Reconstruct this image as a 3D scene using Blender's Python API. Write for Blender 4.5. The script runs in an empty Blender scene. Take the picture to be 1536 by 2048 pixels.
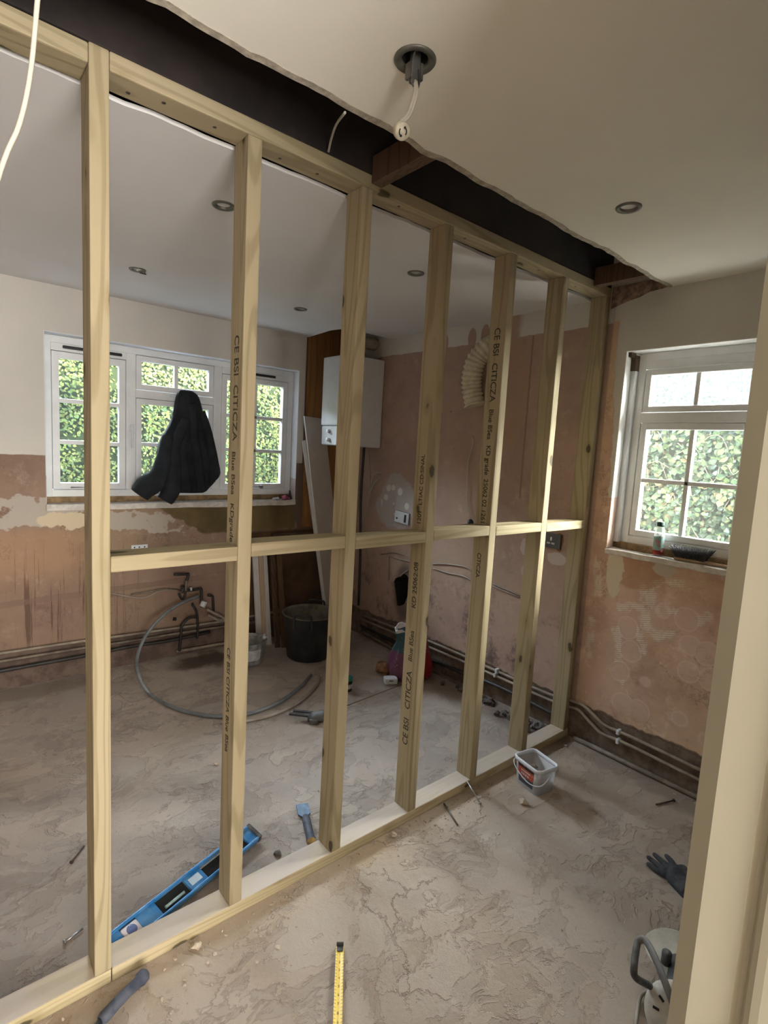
import bpy, bmesh, math, random
from mathutils import Vector, Matrix, Euler, noise as mnoise
C = bpy.context.scene.collection
random.seed(7)
PI = math.pi

# ------------------------------------------------------------------ camera
CAM = Vector((-2.77269, -1.52154, 1.57478)); FPX = 1078.656
yaw, pit, rol = 0.70266, 0.11483, 0.05586
fw = Vector((math.sin(yaw)*math.cos(pit), math.cos(yaw)*math.cos(pit), -math.sin(pit)))
rt = Vector((math.cos(yaw), -math.sin(yaw), 0)); up = rt.cross(fw)
RT = rt*math.cos(rol) + up*math.sin(rol); UP = -rt*math.sin(rol) + up*math.cos(rol)
cd = bpy.data.cameras.new('camera'); cam = bpy.data.objects.new('camera', cd); C.objects.link(cam)
cd.sensor_fit = 'HORIZONTAL'; cd.sensor_width = 36; cd.lens = FPX*36/1536; cd.clip_start = 0.02
M = Matrix((RT, UP, -fw)).transposed().to_4x4(); M.translation = CAM; cam.matrix_world = M
bpy.context.scene.camera = cam

def at(px, py, axis, val):
    """where the ray through a photo pixel meets the plane x/y/z = val"""
    d = fw + RT*((px-768)/FPX) - UP*((py-1024)/FPX)
    t = (val - CAM[axis])/d[axis]
    return CAM + d*t

# ------------------------------------------------------------------ light
sc = bpy.context.scene
sc.view_settings.view_transform = 'Standard'; sc.view_settings.look = 'None'
sc.view_settings.gamma = 1; sc.view_settings.use_curve_mapping = False
sc.view_settings.exposure = 1.12
w = bpy.data.worlds.new('daylight'); sc.world = w; w.use_nodes = True
bgn = w.node_tree.nodes['Background']
bgn.inputs[0].default_value = (0.72, 0.86, 1.0, 1); bgn.inputs[1].default_value = 0.9
def sun(rot, e, col, ang=1.0):
    l = bpy.data.lights.new('sun', 'SUN'); l.energy = e; l.color = col; l.angle = math.radians(ang)
    o = bpy.data.objects.new('sun', l); C.objects.link(o); o.rotation_euler = rot; return o
def area(name, loc, target, sx, sy, e, col=(1,1,1), spread=180):
    l = bpy.data.lights.new(name, 'AREA'); l.shape = 'RECTANGLE'; l.size = sx; l.size_y = sy; l.energy = e; l.color = col
    l.spread = math.radians(spread)
    o = bpy.data.objects.new(name, l); C.objects.link(o); o.location = loc
    o.rotation_euler = (Vector(target)-Vector(loc)).to_track_quat('-Z', 'Y').to_euler(); return o
# the low sun over the roof, on the upper hedge behind the house
s = sun((0, 0, 0), 7.5, (1, 0.93, 0.62))
s.rotation_euler = Vector((0.1, 1, -0.42)).to_track_quat('-Z', 'Y').to_euler()
# open sky beyond the windows, above every line of sight through them
area('sky_behind_house', (-1.35, 6.6, 4.2), (-1.35, 1.2, 1.2), 5.5, 2.2, 1750, (0.80, 0.90, 1.0))
area('sky_beside_house', (3.1, -0.9, 3.75), (-1.0, -0.4, 1.2), 4.5, 1.7, 1300, (1.0, 0.99, 0.93))
area('sky_along_house', (2.7, -2.9, 2.7), (-0.6, 0.0, 1.25), 1.8, 2.2, 1300, (1.0, 0.97, 0.86))
# lamp added in the unseen hall behind the doorway, aimed up to lighten the ceiling
area('hall_fill', (-2.75, -4.6, 1.05), (-2.55, 0, 1.75), 2.0, 1.9, 145, (1.0, 0.965, 0.90))

# ------------------------------------------------------------------ node helpers
class NB:
    def __init__(s, name):
        s.m = bpy.data.materials.new(name); s.m.use_nodes = True; s.t = s.m.node_tree; s.t.nodes.clear()
        s.out = s.t.nodes.new('ShaderNodeOutputMaterial'); s.b = s.t.nodes.new('ShaderNodeBsdfPrincipled')
        s.t.links.new(s.b.outputs[0], s.out.inputs[0])
    def n(s, ty, **k):
        o = s.t.nodes.new(ty)
        for a, v in k.items(): setattr(o, a, v)
        return o
    def put(s, sock, v):
        if v is None: return
        if isinstance(v, bpy.types.NodeSocket): s.t.links.new(v, sock)
        elif isinstance(v, (tuple, list)) and len(v) == 3 and sock.type == 'RGBA': sock.default_value = (*v, 1)
        else: sock.default_value = v
    def ma(s, op, a, b=None, c=None, clamp=False):
        o = s.n('ShaderNodeMath', operation=op, use_clamp=clamp); s.put(o.inputs[0], a); s.put(o.inputs[1], b); s.put(o.inputs[2], c); return o.outputs[0]
    def pos(s): return s.n('ShaderNodeNewGeometry').outputs['Position']
    def obj(s): return s.n('ShaderNodeTexCoord').outputs['Object']
    def sep(s, v):
        o = s.n('ShaderNodeSeparateXYZ'); s.put(o.inputs[0], v); return o.outputs
    def com(s, x, y, z):
        o = s.n('ShaderNodeCombineXYZ'); s.put(o.inputs[0], x); s.put(o.inputs[1], y); s.put(o.inputs[2], z); return o.outputs[0]
    def vs(s, v, sc):
        o = s.n('ShaderNodeVectorMath', operation='MULTIPLY'); s.put(o.inputs[0], v); o.inputs[1].default_value = sc; return o.outputs[0]
    def va(s, a, b):
        o = s.n('ShaderNodeVectorMath', operation='ADD'); s.put(o.inputs[0], a); s.put(o.inputs[1], b); return o.outputs[0]
    def noi(s, v, scale, det=4, rough=.55, dist=0, col=False):
        o = s.n('ShaderNodeTexNoise'); s.put(o.inputs['Vector'], v); o.inputs['Scale'].default_value = scale
        o.inputs['Detail'].default_value = det; o.inputs['Roughness'].default_value = rough; o.inputs['Distortion'].default_value = dist
        return o.outputs[1 if col else 0]
    def vor(s, v, scale, feat='F1', rnd=1.0, out=0):
        o = s.n('ShaderNodeTexVoronoi', feature=feat); s.put(o.inputs['Vector'], v); o.inputs['Scale'].default_value = scale
        o.inputs['Randomness'].default_value = rnd; return o.outputs[out]
    def mix(s, f, a, b):
        o = s.n('ShaderNodeMix', data_type='RGBA'); s.put(o.inputs[0], f); s.put(o.inputs[6], a); s.put(o.inputs[7], b); return o.outputs[2]
    def st(s, v, lo, hi):   # smooth threshold 0..1
        o = s.n('ShaderNodeMapRange', interpolation_type='SMOOTHSTEP'); s.put(o.inputs[0], v)
        o.inputs[1].default_value = lo; o.inputs[2].default_value = hi; return o.outputs[0]
    def bump(s, h, st=.5, d=.01):
        o = s.n('ShaderNodeBump'); o.inputs['Strength'].default_value = st; o.inputs['Distance'].default_value = d
        s.put(o.inputs['Height'], h); s.t.links.new(o.outputs[0], s.b.inputs['Normal'])
    def fin(s, col, rough=.8, metal=0, spec=None):
        s.put(s.b.inputs['Base Color'], col); s.put(s.b.inputs['Roughness'], rough); s.b.inputs['Metallic'].default_value = metal
        if spec is not None: s.b.inputs['Specular IOR Level'].default_value = spec
        return s.m
    def ell(s, a, b, ca, cb, ra, rb):     # elliptical distance (1 on the rim)
        u = s.ma('DIVIDE', s.ma('SUBTRACT', a, ca), ra); v = s.ma('DIVIDE', s.ma('SUBTRACT', b, cb), rb)
        return s.ma('SQRT', s.ma('ADD', s.ma('MULTIPLY', u, u), s.ma('MULTIPLY', v, v)))

def simple(name, col, rough=.6, metal=0, var=.25, sc=12, bump=0, bsc=60, col2=None, spec=None):
    k = NB(name); v = k.obj()
    c2 = col2 or tuple(x*(1-var) for x in col)
    f = k.st(k.noi(v, sc, 5, .6), .35, .65)
    if bump: k.bump(k.noi(v, bsc, 4), bump, .004)
    return k.fin(k.mix(f, col, c2), rough, metal, spec)

# wood: grain runs along local Z
def wood(name, light, dark, knots=True, sc=1.0, dust=False):
    k = NB(name); oi = k.n('ShaderNodeObjectInfo')
    off = k.ma('MULTIPLY', oi.outputs['Random'], 37.0)
    v = k.va(k.obj(), k.com(off, off, k.ma('MULTIPLY', off, 1.7)))
    warp = k.noi(k.vs(v, (5, 5, 1.1)), 1.0, 2, .5)
    ring = k.ma('ADD', k.ma('MULTIPLY', k.noi(k.vs(v, (9*sc, 9*sc, .55)), 1.0, 1, .4), 16), k.ma('MULTIPLY', warp, 3))
    g = k.ma('SINE', k.ma('MULTIPLY', ring, 4.2))
    g = k.st(g, .25, .95)
    fine = k.noi(k.vs(v, (260, 260, 5)), 1.0, 3, .6)
    f = k.ma('ADD', k.ma('MULTIPLY', g, .60), k.ma('MULTIPLY', k.ma('SUBTRACT', fine, .5), .55), clamp=True)
    col = k.mix(f, light, dark)
    blotch = k.st(k.noi(k.vs(v, (6, 6, 1.6)), 1.0, 4, .6), .42, .72)
    col = k.mix(k.ma('MULTIPLY', blotch, .35), col, (dark[0]*.95, dark[1]*1.05, dark[2]*.95))
    if knots:
        kd = k.vor(k.va(k.vs(v, (8.5, 8.5, 4.2)), k.vs(k.noi(v, 22, 2, col=True), (.10, .10, .10))), 1.0)
        col = k.mix(k.ma('MULTIPLY', k.ma('SUBTRACT', 1.0, k.st(kd, .12, .26)), .35), col, (.20, .15, .06))
        col = k.mix(k.ma('MULTIPLY', k.ma('SUBTRACT', 1.0, k.st(kd, .085, .125)), .92), col, (.055, .045, .022))
    if dust:      # trodden plaster dust lying on the upward face
        nz = k.sep(k.n('ShaderNodeNewGeometry').outputs['Normal'])[2]
        dm = k.ma('MULTIPLY', k.st(nz, .6, .9), k.ma('ADD', .45, k.ma('MULTIPLY', k.st(k.noi(k.pos(), 5, 6, .7), .35, .6), .45)))
        col = k.mix(dm, col, (.46, .395, .35))
    k.bump(k.ma('ADD', g, fine), .12, .002)
    return k.fin(col, .72, spec=.3)

M_ = {}
M_['wood'] = wood('treated_pine', (.365, .300, .190), (.225, .178, .10))
M_['wood_top'] = wood('treated_pine_plate', (.375, .31, .20), (.24, .192, .112))
M_['wood_sole'] = wood('dusty_pine_plate', (.50, .41, .26), (.34, .27, .15), dust=True)
M_['rough_wood'] = wood('old_softwood', (.12, .075, .05), (.06, .038, .025), False)
M_['plywood'] = wood('stained_plywood', (.30, .155, .055), (.20, .095, .032), False, .5)
M_['brown_ply'] = wood('brown_ply', (.15, .09, .05), (.09, .05, .03), False, .5)
M_['dark_timber'] = simple('tarred_old_timber', (.030, .022, .020), .9, sc=5, var=.6, bump=.3, bsc=20, col2=(.012, .009, .009))
k = NB('stamp_ink'); k.fin((.06, .052, .03), .9); tr_ = k.n('ShaderNodeBsdfTransparent'); mx_ = k.n('ShaderNodeMixShader')
k.put(mx_.inputs[0], k.ma('ADD', .25, k.ma('MULTIPLY', k.st(k.noi(k.obj(), 150, 3, .7), .38, .56), .65))); k.t.links.new(tr_.outputs[0], mx_.inputs[1]); k.t.links.new(k.b.outputs[0], mx_.inputs[2]); k.t.links.new(mx_.outputs[0], k.out.inputs[0])
M_['ink'] = k.m
M_['steel'] = simple('steel', (.5, .5, .5), .35, 1, var=.4)
M_['rust_steel'] = simple('dark_steel', (.16, .13, .11), .5, .7, var=.5, sc=60)
M_['white_paint'] = simple('white_frame_paint', (.78, .80, .82), .42, var=.08, sc=7)
M_['frame_gap'] = simple('black_plastic_vent', (.012, .013, .015), .4)
M_['black_rubber'] = simple('black_rubber', (.012, .014, .018), .62, var=.5, sc=9, col2=(.035, .038, .042))
M_['black_dusty'] = simple('dusty_black_plastic', (.025, .028, .032), .55, var=.5, sc=14, col2=(.11, .105, .10), bump=.3)
M_['grey_dusty'] = simple('dusty_grey_shell', (.44, .42, .37), .7, var=.3, sc=16, bump=.2)
M_['copper_dusty'] = simple('dusty_grey_pipe', (.21, .165, .125), .6, .1, var=.5, sc=11)
M_['pipe_light'] = simple('painted_pipe', (.33, .27, .21), .55, 0, var=.45, sc=8)
M_['pipe_black'] = simple('blackened_pipe', (.035, .030, .028), .5, .1, var=.5, sc=20)
M_['cable_white'] = simple('white_cable', (.46, .43, .37), .6, var=.15)
M_['cable_grey'] = simple('grey_cable', (.33, .28, .24), .6, var=.25)
M_['hose_grey'] = simple('grey_hose', (.17, .185, .20), .5, var=.3)
M_['white_plastic'] = simple('white_plastic', (.62, .65, .70), .4, var=.08)
M_['boiler'] = simple('boiler_enamel', (.62, .64, .66), .35, var=.05)
M_['boiler_panel'] = simple('boiler_control_panel', (.50, .51, .52), .45, var=.08)
M_['grey_metal'] = simple('downlight_metal', (.20, .20, .18), .45, .6, var=.3)
M_['lamp_glass'] = simple('lamp_reflector', (.75, .76, .76), .25, .4, var=.1)
M_['void'] = simple('dark_inside', (.008, .008, .008), .9)
M_['ceramic'] = simple('dusty_ceramic', (.52, .48, .38), .5, var=.2, sc=70)
M_['duct'] = simple('cream_foil_duct', (.63, .56, .42), .65, var=.2, sc=30, bump=.2)
M_['mdf'] = simple('white_board_face', (.50, .46, .42), .6, var=.12, sc=4)
M_['board_edge'] = simple('white_board_edge', (.78, .80, .80), .5, var=.08)
M_['bare_batten'] = wood('bare_batten', (.55, .42, .30), (.42, .30, .20), False)
M_['white_strip'] = simple('white_batten_paint', (.68, .66, .66), .6, var=.12)
M_['bucket_clay'] = simple('plaster_crusted_rubber', (.17, .155, .12), .9, var=.5, sc=14, bump=.5)
M_['bucket_grey'] = simple('splashed_grey_plastic', (.145, .15, .15), .6, var=.1, sc=26, col2=(.30, .30, .28))
M_['paper'] = simple('white_label', (.5, .5, .5), .7, var=.3, sc=40)
M_['brick'] = simple('brown_brick', (.30, .15, .075), .9, var=.5, sc=30, bump=.6)
M_['jamb'] = simple('cream_door_lining', (.46, .44, .345), .55, var=.06, sc=3)
M_['blue'] = simple('blue_anodised', (.025, .17, .42), .35, .25, var=.35, sc=18, col2=(.10, .26, .48))
M_['tape_yellow'] = None
M_['jacket'] = simple('charcoal_fleece', (.007, .009, .012), .95, var=.5, sc=9, col2=(.016, .020, .027), bump=.5, bsc=90)
M_['glove'] = simple('black_work_glove', (.020, .022, .028), .9, var=.4, sc=25, col2=(.06, .06, .065), bump=.7, bsc=240)
M_['pink'] = simple('pink_cloth', (.50, .13, .24), .8)
M_['bristle'] = simple('black_bristle', (.010, .010, .012), .6, var=.5, sc=70, col2=(.08, .08, .08))
M_['broom_wood'] = simple('broom_wood', (.46, .30, .17), .6, var=.3, sc=20)
M_['dark_green_cap'] = simple('green_cap', (.015, .07, .06), .5)
M_['juice'] = simple('red_squash', (.28, .02, .012), .2)
M_['teal_lab'] = simple('teal_bottle_label', (.10, .42, .40), .5, var=.35, sc=55, col2=(.36, .16, .16))
M_['handle_blue'] = simple('dusty_blue_handle', (.022, .028, .05), .7, var=.5, sc=24, col2=(.07, .075, .10), bump=.4)
M_['chisel_steel'] = simple('dusty_blue_steel', (.10, .15, .22), .5, .4, var=.4, sc=40)
M_['end_grain'] = simple('wooden_handle_end', (.55, .37, .16), .7, var=.5, sc=50)
M_['stone'] = simple('pale_mortar_lump', (.56, .47, .36), .9, var=.3, sc=40, bump=.6)
M_['debris'] = simple('plaster_crumbs', (.52, .42, .33), .9, var=.45, sc=3, bump=.4)
M_['soot'] = simple('sooty_rubble', (.055, .045, .045), .95, var=.6, sc=30, bump=.6, col2=(.16, .14, .13))
M_['socket_grey'] = simple('brushed_socket_plate', (.13, .135, .14), .4, .5, var=.2)
M_['green_lid'] = simple('green_lid', (.02, .20, .15), .5)
M_['black_tin'] = simple('black_can', (.015, .015, .016), .5)
M_['gap_black'] = simple('pointing_gap', (.03, .02, .015), .9)

def m_clear(name, tint, alpha):
    k = NB(name); k.t.nodes.remove(k.b)
    tr = k.n('ShaderNodeBsdfTransparent'); tr.inputs[0].default_value = (*tint, 1)
    gl = k.n('ShaderNodeBsdfGlossy'); gl.inputs['Roughness'].default_value = .05
    lw = k.n('ShaderNodeLayerWeight'); lw.inputs[0].default_value = .3
    f = k.ma('ADD', k.ma('MULTIPLY', lw.outputs['Fresnel'], .35), alpha, clamp=True)
    mx = k.n('ShaderNodeMixShader'); k.put(mx.inputs[0], f); k.t.links.new(tr.outputs[0], mx.inputs[1]); k.t.links.new(gl.outputs[0], mx.inputs[2])
    if alpha < .03:
        tl_ = k.n('ShaderNodeBsdfTranslucent'); tl_.inputs[0].default_value = (.85, .92, .95, 1); m2 = k.n('ShaderNodeMixShader'); m2.inputs[0].default_value = .006
        k.t.links.new(mx.outputs[0], m2.inputs[1]); k.t.links.new(tl_.outputs[0], m2.inputs[2]); k.t.links.new(m2.outputs[0], k.out.inputs[0]); return k.m
    k.t.links.new(mx.outputs[0], k.out.inputs[0]); return k.m
M_['glass'] = m_clear('window_glass', (.97, .99, .99), .02)
def m_milky(name, col, a):
    k = NB(name); k.fin(col, .3)
    tr = k.n('ShaderNodeBsdfTransparent'); mx = k.n('ShaderNodeMixShader'); mx.inputs[0].default_value = a
    k.t.links.new(tr.outputs[0], mx.inputs[1]); k.t.links.new(k.b.outputs[0], mx.inputs[2]); k.t.links.new(mx.outputs[0], k.out.inputs[0]); return k.m
M_['tub_clear'] = m_milky('cloudy_tub_plastic', (.66, .67, .70), .42)
M_['tub_rim'] = m_milky('milky_tub_rim', (.72, .75, .82), .9)
M_['bottle_clear'] = m_milky('clear_bottle', (.75, .85, .85), .35)

# --- ceilings
def m_ceiling(name, base, specks):
    k = NB(name); p = k.pos()
    c = k.mix(k.st(k.noi(p, 1.3, 3), .3, .7), base, tuple(x*.93 for x in base))
    d = k.vor(p, specks, rnd=1.0); pick = k.st(k.noi(k.vs(p, (1, 1, 1)), 2.1, 1), .50, .56)
    sp = k.ma('MULTIPLY', k.ma('SUBTRACT', 1.0, k.st(d, .02, .035)), pick)
    c = k.mix(sp, c, (.10, .08, .06))
    k.bump(k.noi(p, 9, 3), .06, .01)
    return k.fin(c, .85, spec=.2)
M_['ceiling_near'] = m_ceiling('near_ceiling_paint', (.82, .80, .73), 1.4)
M_['ceiling_far'] = m_ceiling('far_ceiling_paint', (.72, .715, .72), 3.0)
M_['plaster_edge'] = simple('broken_plaster_edge', (.45, .40, .33), .9, var=.4, sc=30, bump=.5)

PINK1, PINK2, TAN, PAINT = (.375, .260, .200), (.285, .188, .140), (.37, .265, .18), (.58, .56, .52)
def plaster_base(k, p, g):
    P1, P2, TN, PL = [tuple(min(.85, q*g) for q in c_) for c_ in (PINK1, PINK2, TAN, (.52, .40, .32))]
    DK = tuple(q*.55 for q in P2)
    c = k.mix(k.st(k.noi(p, 3.2, 7, .66, .3), .36, .64), P1, P2)
    c = k.mix(k.ma('MULTIPLY', k.st(k.noi(k.va(p, (4, 9, 2)), 1.6, 6, .66), .44, .62), .85), c, TN)
    c = k.mix(k.ma('MULTIPLY', k.st(k.noi(k.va(p, (1, 3, 8)), 7, 8, .75), .54, .68), .55), c, PL)
    c = k.mix(k.ma('MULTIPLY', k.st(k.noi(k.va(p, (6, 2, 5)), 4.5, 8, .75), .56, .70), .55), c, DK)
    c = k.mix(k.ma('MULTIPLY', k.st(k.noi(k.va(p, (2, 2, 9)), 40, 5, .75), .58, .70), .30), c, DK)
    e = k.ma('ABSOLUTE', k.ma('SUBTRACT', k.noi(k.va(p, (9, 2, 1)), 2.4, 8, .68), .5))       # scraped coat edges
    c = k.mix(k.ma('MULTIPLY', k.ma('MULTIPLY', k.st(e, .008, .002), k.st(k.noi(p, 2.5, 2), .48, .58)), .6), c, DK)
    return c
def m_wall_right():
    k = NB('right_wall_plaster'); p = k.pos(); x, y, z = k.sep(p)
    yb = k.sep(p)[1]
    c = k.mix(k.st(yb, -.03, -.02), plaster_base(k, p, 1.62), plaster_base(k, p, 1.18))  # near stretch painted lighter to replace room light missing there
    n1 = k.ma('MULTIPLY', k.ma('SUBTRACT', k.noi(p, 11, 5, .6), .5), .09)
    n2 = k.ma('MULTIPLY', k.ma('SUBTRACT', k.noi(k.va(p, (3, 3, 3)), 3, 4, .6), .5), .22)
    zz = k.ma('ADD', z, n1); yy = k.ma('ADD', y, n1)
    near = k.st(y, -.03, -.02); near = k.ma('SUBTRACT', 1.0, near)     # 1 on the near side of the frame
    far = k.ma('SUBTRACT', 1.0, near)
    # far side: mauve hue, darker blotches and mould towards the floor
    c = k.mix(k.ma('MULTIPLY', far, .45), c, (.35, .25, .225))
    mould = k.ma('MULTIPLY', far, k.ma('MULTIPLY', k.st(k.noi(p, 5.5, 6, .7), .50, .66), k.st(z, .95, .30)))
    c = k.mix(k.ma('MULTIPLY', mould, .8), c, (.085, .060, .060))
    # dirty band along the pipes; plaster edge's drop shadow painted as a dark rim
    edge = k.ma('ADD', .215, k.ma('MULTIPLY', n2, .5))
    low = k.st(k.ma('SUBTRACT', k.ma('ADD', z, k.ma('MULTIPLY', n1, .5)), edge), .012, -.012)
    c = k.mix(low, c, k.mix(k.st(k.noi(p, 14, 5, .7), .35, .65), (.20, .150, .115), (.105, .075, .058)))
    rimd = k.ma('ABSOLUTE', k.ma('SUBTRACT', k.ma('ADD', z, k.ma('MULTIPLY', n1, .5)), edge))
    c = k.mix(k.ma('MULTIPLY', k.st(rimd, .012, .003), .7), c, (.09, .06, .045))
    # dabs of old adhesive: rounds and rings
    wv = k.va(p, k.vs(k.noi(p, 7, 2, col=True), (.03, .03, .03)))
    d = k.vor(k.vs(wv, (0, 1, 1)), 7.0, rnd=.55)
    reg = k.ma('MULTIPLY', k.ma('MULTIPLY', near, k.st(z, .24, .30)), k.ma('MULTIPLY', k.st(z, 1.0, .86), k.st(y, -.17, -.26)))
    disc = k.ma('MULTIPLY', k.st(d, .40, .37), reg)
    c = k.mix(k.ma('MULTIPLY', disc, .40), c, (.66, .49, .41))
    ring = k.ma('MULTIPLY', k.ma('MULTIPLY', k.st(d, .36, .39), k.st(d, .44, .41)), reg)
    c = k.mix(k.ma('MULTIPLY', ring, .45), c, (.74, .58, .49))
    # combed smears of grey adhesive
    wy = k.ma('ADD', y, k.ma('MULTIPLY', k.ma('SUBTRACT', k.noi(p, 10, 6, .75), .5), .085)); wz = k.ma('ADD', z, k.ma('MULTIPLY', k.ma('SUBTRACT', k.noi(k.va(p, (5, 5, 5)), 10, 6, .75), .5), .085))
    comb = None
    for pl_ in (((650, 330), (640, 490)), ((650, 330), (740, 285), (900, 320)), ((640, 490), (800, 505)), ((600, 590), (690, 690), (790, 660)), ((590, 340), (600, 600)), ((600, 640), (380, 640)),
                ((410, 680), (430, 1000)), ((560, 650), (590, 780)), ((570, 470), (430, 480)), ((935, 530), (985, 565), (1045, 545)), ((265, 130), (270, 380)), ((225, 570), (205, 820))):
        q_ = [at(1120+a_/3.53, 1080+b__/3.53, 0, 0) for a_, b__ in pl_]
        for A_, B_ in zip(q_, q_[1:]):
            ly, lz = B_.y-A_.y, B_.z-A_.z; L2 = ly*ly+lz*lz
            t_ = k.ma('DIVIDE', k.ma('ADD', k.ma('MULTIPLY', k.ma('SUBTRACT', wy, A_.y), ly), k.ma('MULTIPLY', k.ma('SUBTRACT', wz, A_.z), lz)), L2, clamp=True)
            ey = k.ma('SUBTRACT', wy, k.ma('MULTIPLY_ADD', t_, ly, A_.y)); ez = k.ma('SUBTRACT', wz, k.ma('MULTIPLY_ADD', t_, lz, A_.z))
            ds = k.ma('SQRT', k.ma('ADD', k.ma('MULTIPLY', ey, ey), k.ma('MULTIPLY', ez, ez)))
            comb = ds if comb is None else k.ma('MINIMUM', comb, ds)
    comb = k.ma('MULTIPLY', k.ma('MULTIPLY', k.st(comb, .030, .012), near), k.ma('MULTIPLY', k.st(k.noi(k.va(p, (7, 7, 1)), 16, 5, .75), .38, .56), k.st(d, .33, .37)))
    wvl = k.st(k.ma('SINE', k.ma('MULTIPLY', k.ma('ADD', z, k.ma('MULTIPLY', y, .25)), 560)), -.6, .6)
    c = k.mix(k.ma('MULTIPLY', comb, k.ma('ADD', .50, k.ma('MULTIPLY', wvl, .22))), c, (.72, .65, .57))
    # chipped pale patch under the sill corner, and filler blobs around the wall switch
    for cy, cz, ry, rz, a, col in ((-.27, 1.02, .15, .09, .6, (.40, .215, .115)), (-.17, .99, .045, .13, .9, (.62, .54, .42)), (-.42, 1.06, .06, .03, .8, (.50, .46, .38)),
                                   (1.60, 1.17, .22, .22, .8, (.40, .38, .375)), (.18, 1.00, .06, .04, .8, (.50, .44, .40)),
                                   (.40, 1.03, .04, .05, .7, (.48, .42, .40)), (.36, .88, .05, .05, .6, (.46, .39, .38)),
                                   (.17, 1.10, .03, .055, .9, (.26, .12, .06)), (.62, 2.30, .07, .12, .9, (.46, .30, .20)),
                                   (.95, 2.35, .045, .07, 1, (.33, .23, .20)), (.84, 2.36, .04, .07, 1, (.33, .23, .20)), (1.2, 2.32, .05, .09, .8, (.40, .30, .26))):
        e = k.ell(k.ma('ADD', y, k.ma('MULTIPLY', n1, .8)), k.ma('ADD', z, k.ma('MULTIPLY', n1, .5)), cy, cz, ry, rz)
        if cz > 2.29: continue
        if ry > .2: e = k.ma('ADD', e, k.ma('MULTIPLY', n2, 6))
        c = k.mix(k.ma('MULTIPLY', k.st(e, 1.05, .92), a), c, col)
    lob = k.ma('MULTIPLY', k.st(k.vor(k.vs(p, (0, 1, 1)), 13, rnd=.7), .40, .36), k.st(k.ell(y, z, 1.62, 1.18, .19, .16), 1, .85))
    c = k.mix(lob, c, (.58, .575, .56))
    # chased boarding lines on the far bare wall
    ln = k.ma('ABSOLUTE', k.ma('SUBTRACT', k.ma('ADD', y, k.ma('MULTIPLY', n1, .08)), .47))
    c = k.mix(k.ma('MULTIPLY', k.ma('MULTIPLY', k.st(ln, .010, .004), far), k.ma('MULTIPLY', k.st(z, 1.3, 1.35), .6)), c, (.20, .12, .085))
    mk = k.st(k.ell(y, z, .59, 1.95, .115, .36), 1.0, .93)
    c = k.mix(k.ma('MULTIPLY', mk, .6), c, (.40, .26, .175))
    stn = k.ell(k.ma('ADD', y, k.ma('MULTIPLY', n2, .5)), k.ma('ADD', z, k.ma('MULTIPLY', n2, .5)), 1.47, .50, .13, .24)
    c = k.mix(k.ma('MULTIPLY', k.st(stn, 1.15, .7), .8), c, (.10, .075, .065))
    dp = k.ma('MULTIPLY', k.st(x, .002, .012), k.st(z, .92, .88))
    c = k.mix(dp, c, (.035, .028, .024))
    # paint left on
    pf = k.ma('MULTIPLY', far, k.st(k.ma('ADD', z, k.ma('MULTIPLY', n1, .25)), 2.297, 2.303))
    for cy, cz in ((.63, 2.33), (.95, 2.34), (.84, 2.35), (1.2, 2.33)):
        pf = k.ma('MULTIPLY', pf, k.st(k.ell(y, z, cy, cz, .036, .065), .9, 1.05))
    pf = k.ma('MULTIPLY', pf, k.ma('MAXIMUM', k.st(k.ma('ADD', y, n1), .60, .54), k.ma('MAXIMUM', k.st(y, .72, .76), 0)))
    jag = k.ma('MULTIPLY', k.ma('SUBTRACT', k.noi(k.com(0, 0, z), 9, 5, .7), .5), .06)
    drift = k.ma('MULTIPLY', k.st(z, 2.2, 1.5), .035)
    pn = k.ma('MULTIPLY', near, k.ma('MULTIPLY', k.st(k.ma('ADD', k.ma('ADD', y, jag), k.ma('SUBTRACT', drift, .035)), -.088, -.094), k.st(k.ma('ADD', z, k.ma('MULTIPLY', n1, .2)), 1.385, 1.392)))
    pn = k.ma('MAXIMUM', pn, k.ma('MULTIPLY', near, k.st(z, 2.305, 2.312)))
    pm = k.ma('MAXIMUM', pf, pn)
    c = k.mix(pm, c, k.mix(k.st(k.noi(p, 2, 3), .3, .7), PAINT, (.55, .53, .49)))
    c = k.mix(k.ma('MULTIPLY', k.st(k.vor(p, 4), .035, .02), .8), c, (.12, .08, .06))
    k.bump(k.ma('ADD', k.ma('MULTIPLY', pm, 1.2), k.ma('ADD', k.noi(p, 16, 6, .65), k.ma('ADD', k.ma('MULTIPLY', low, -1.2), k.ma('MULTIPLY', k.ma('MULTIPLY', comb, wvl), .6)))), .45, .006)
    return k.fin(c, .88, spec=.2)
M_['wall_right'] = m_wall_right()
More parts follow.
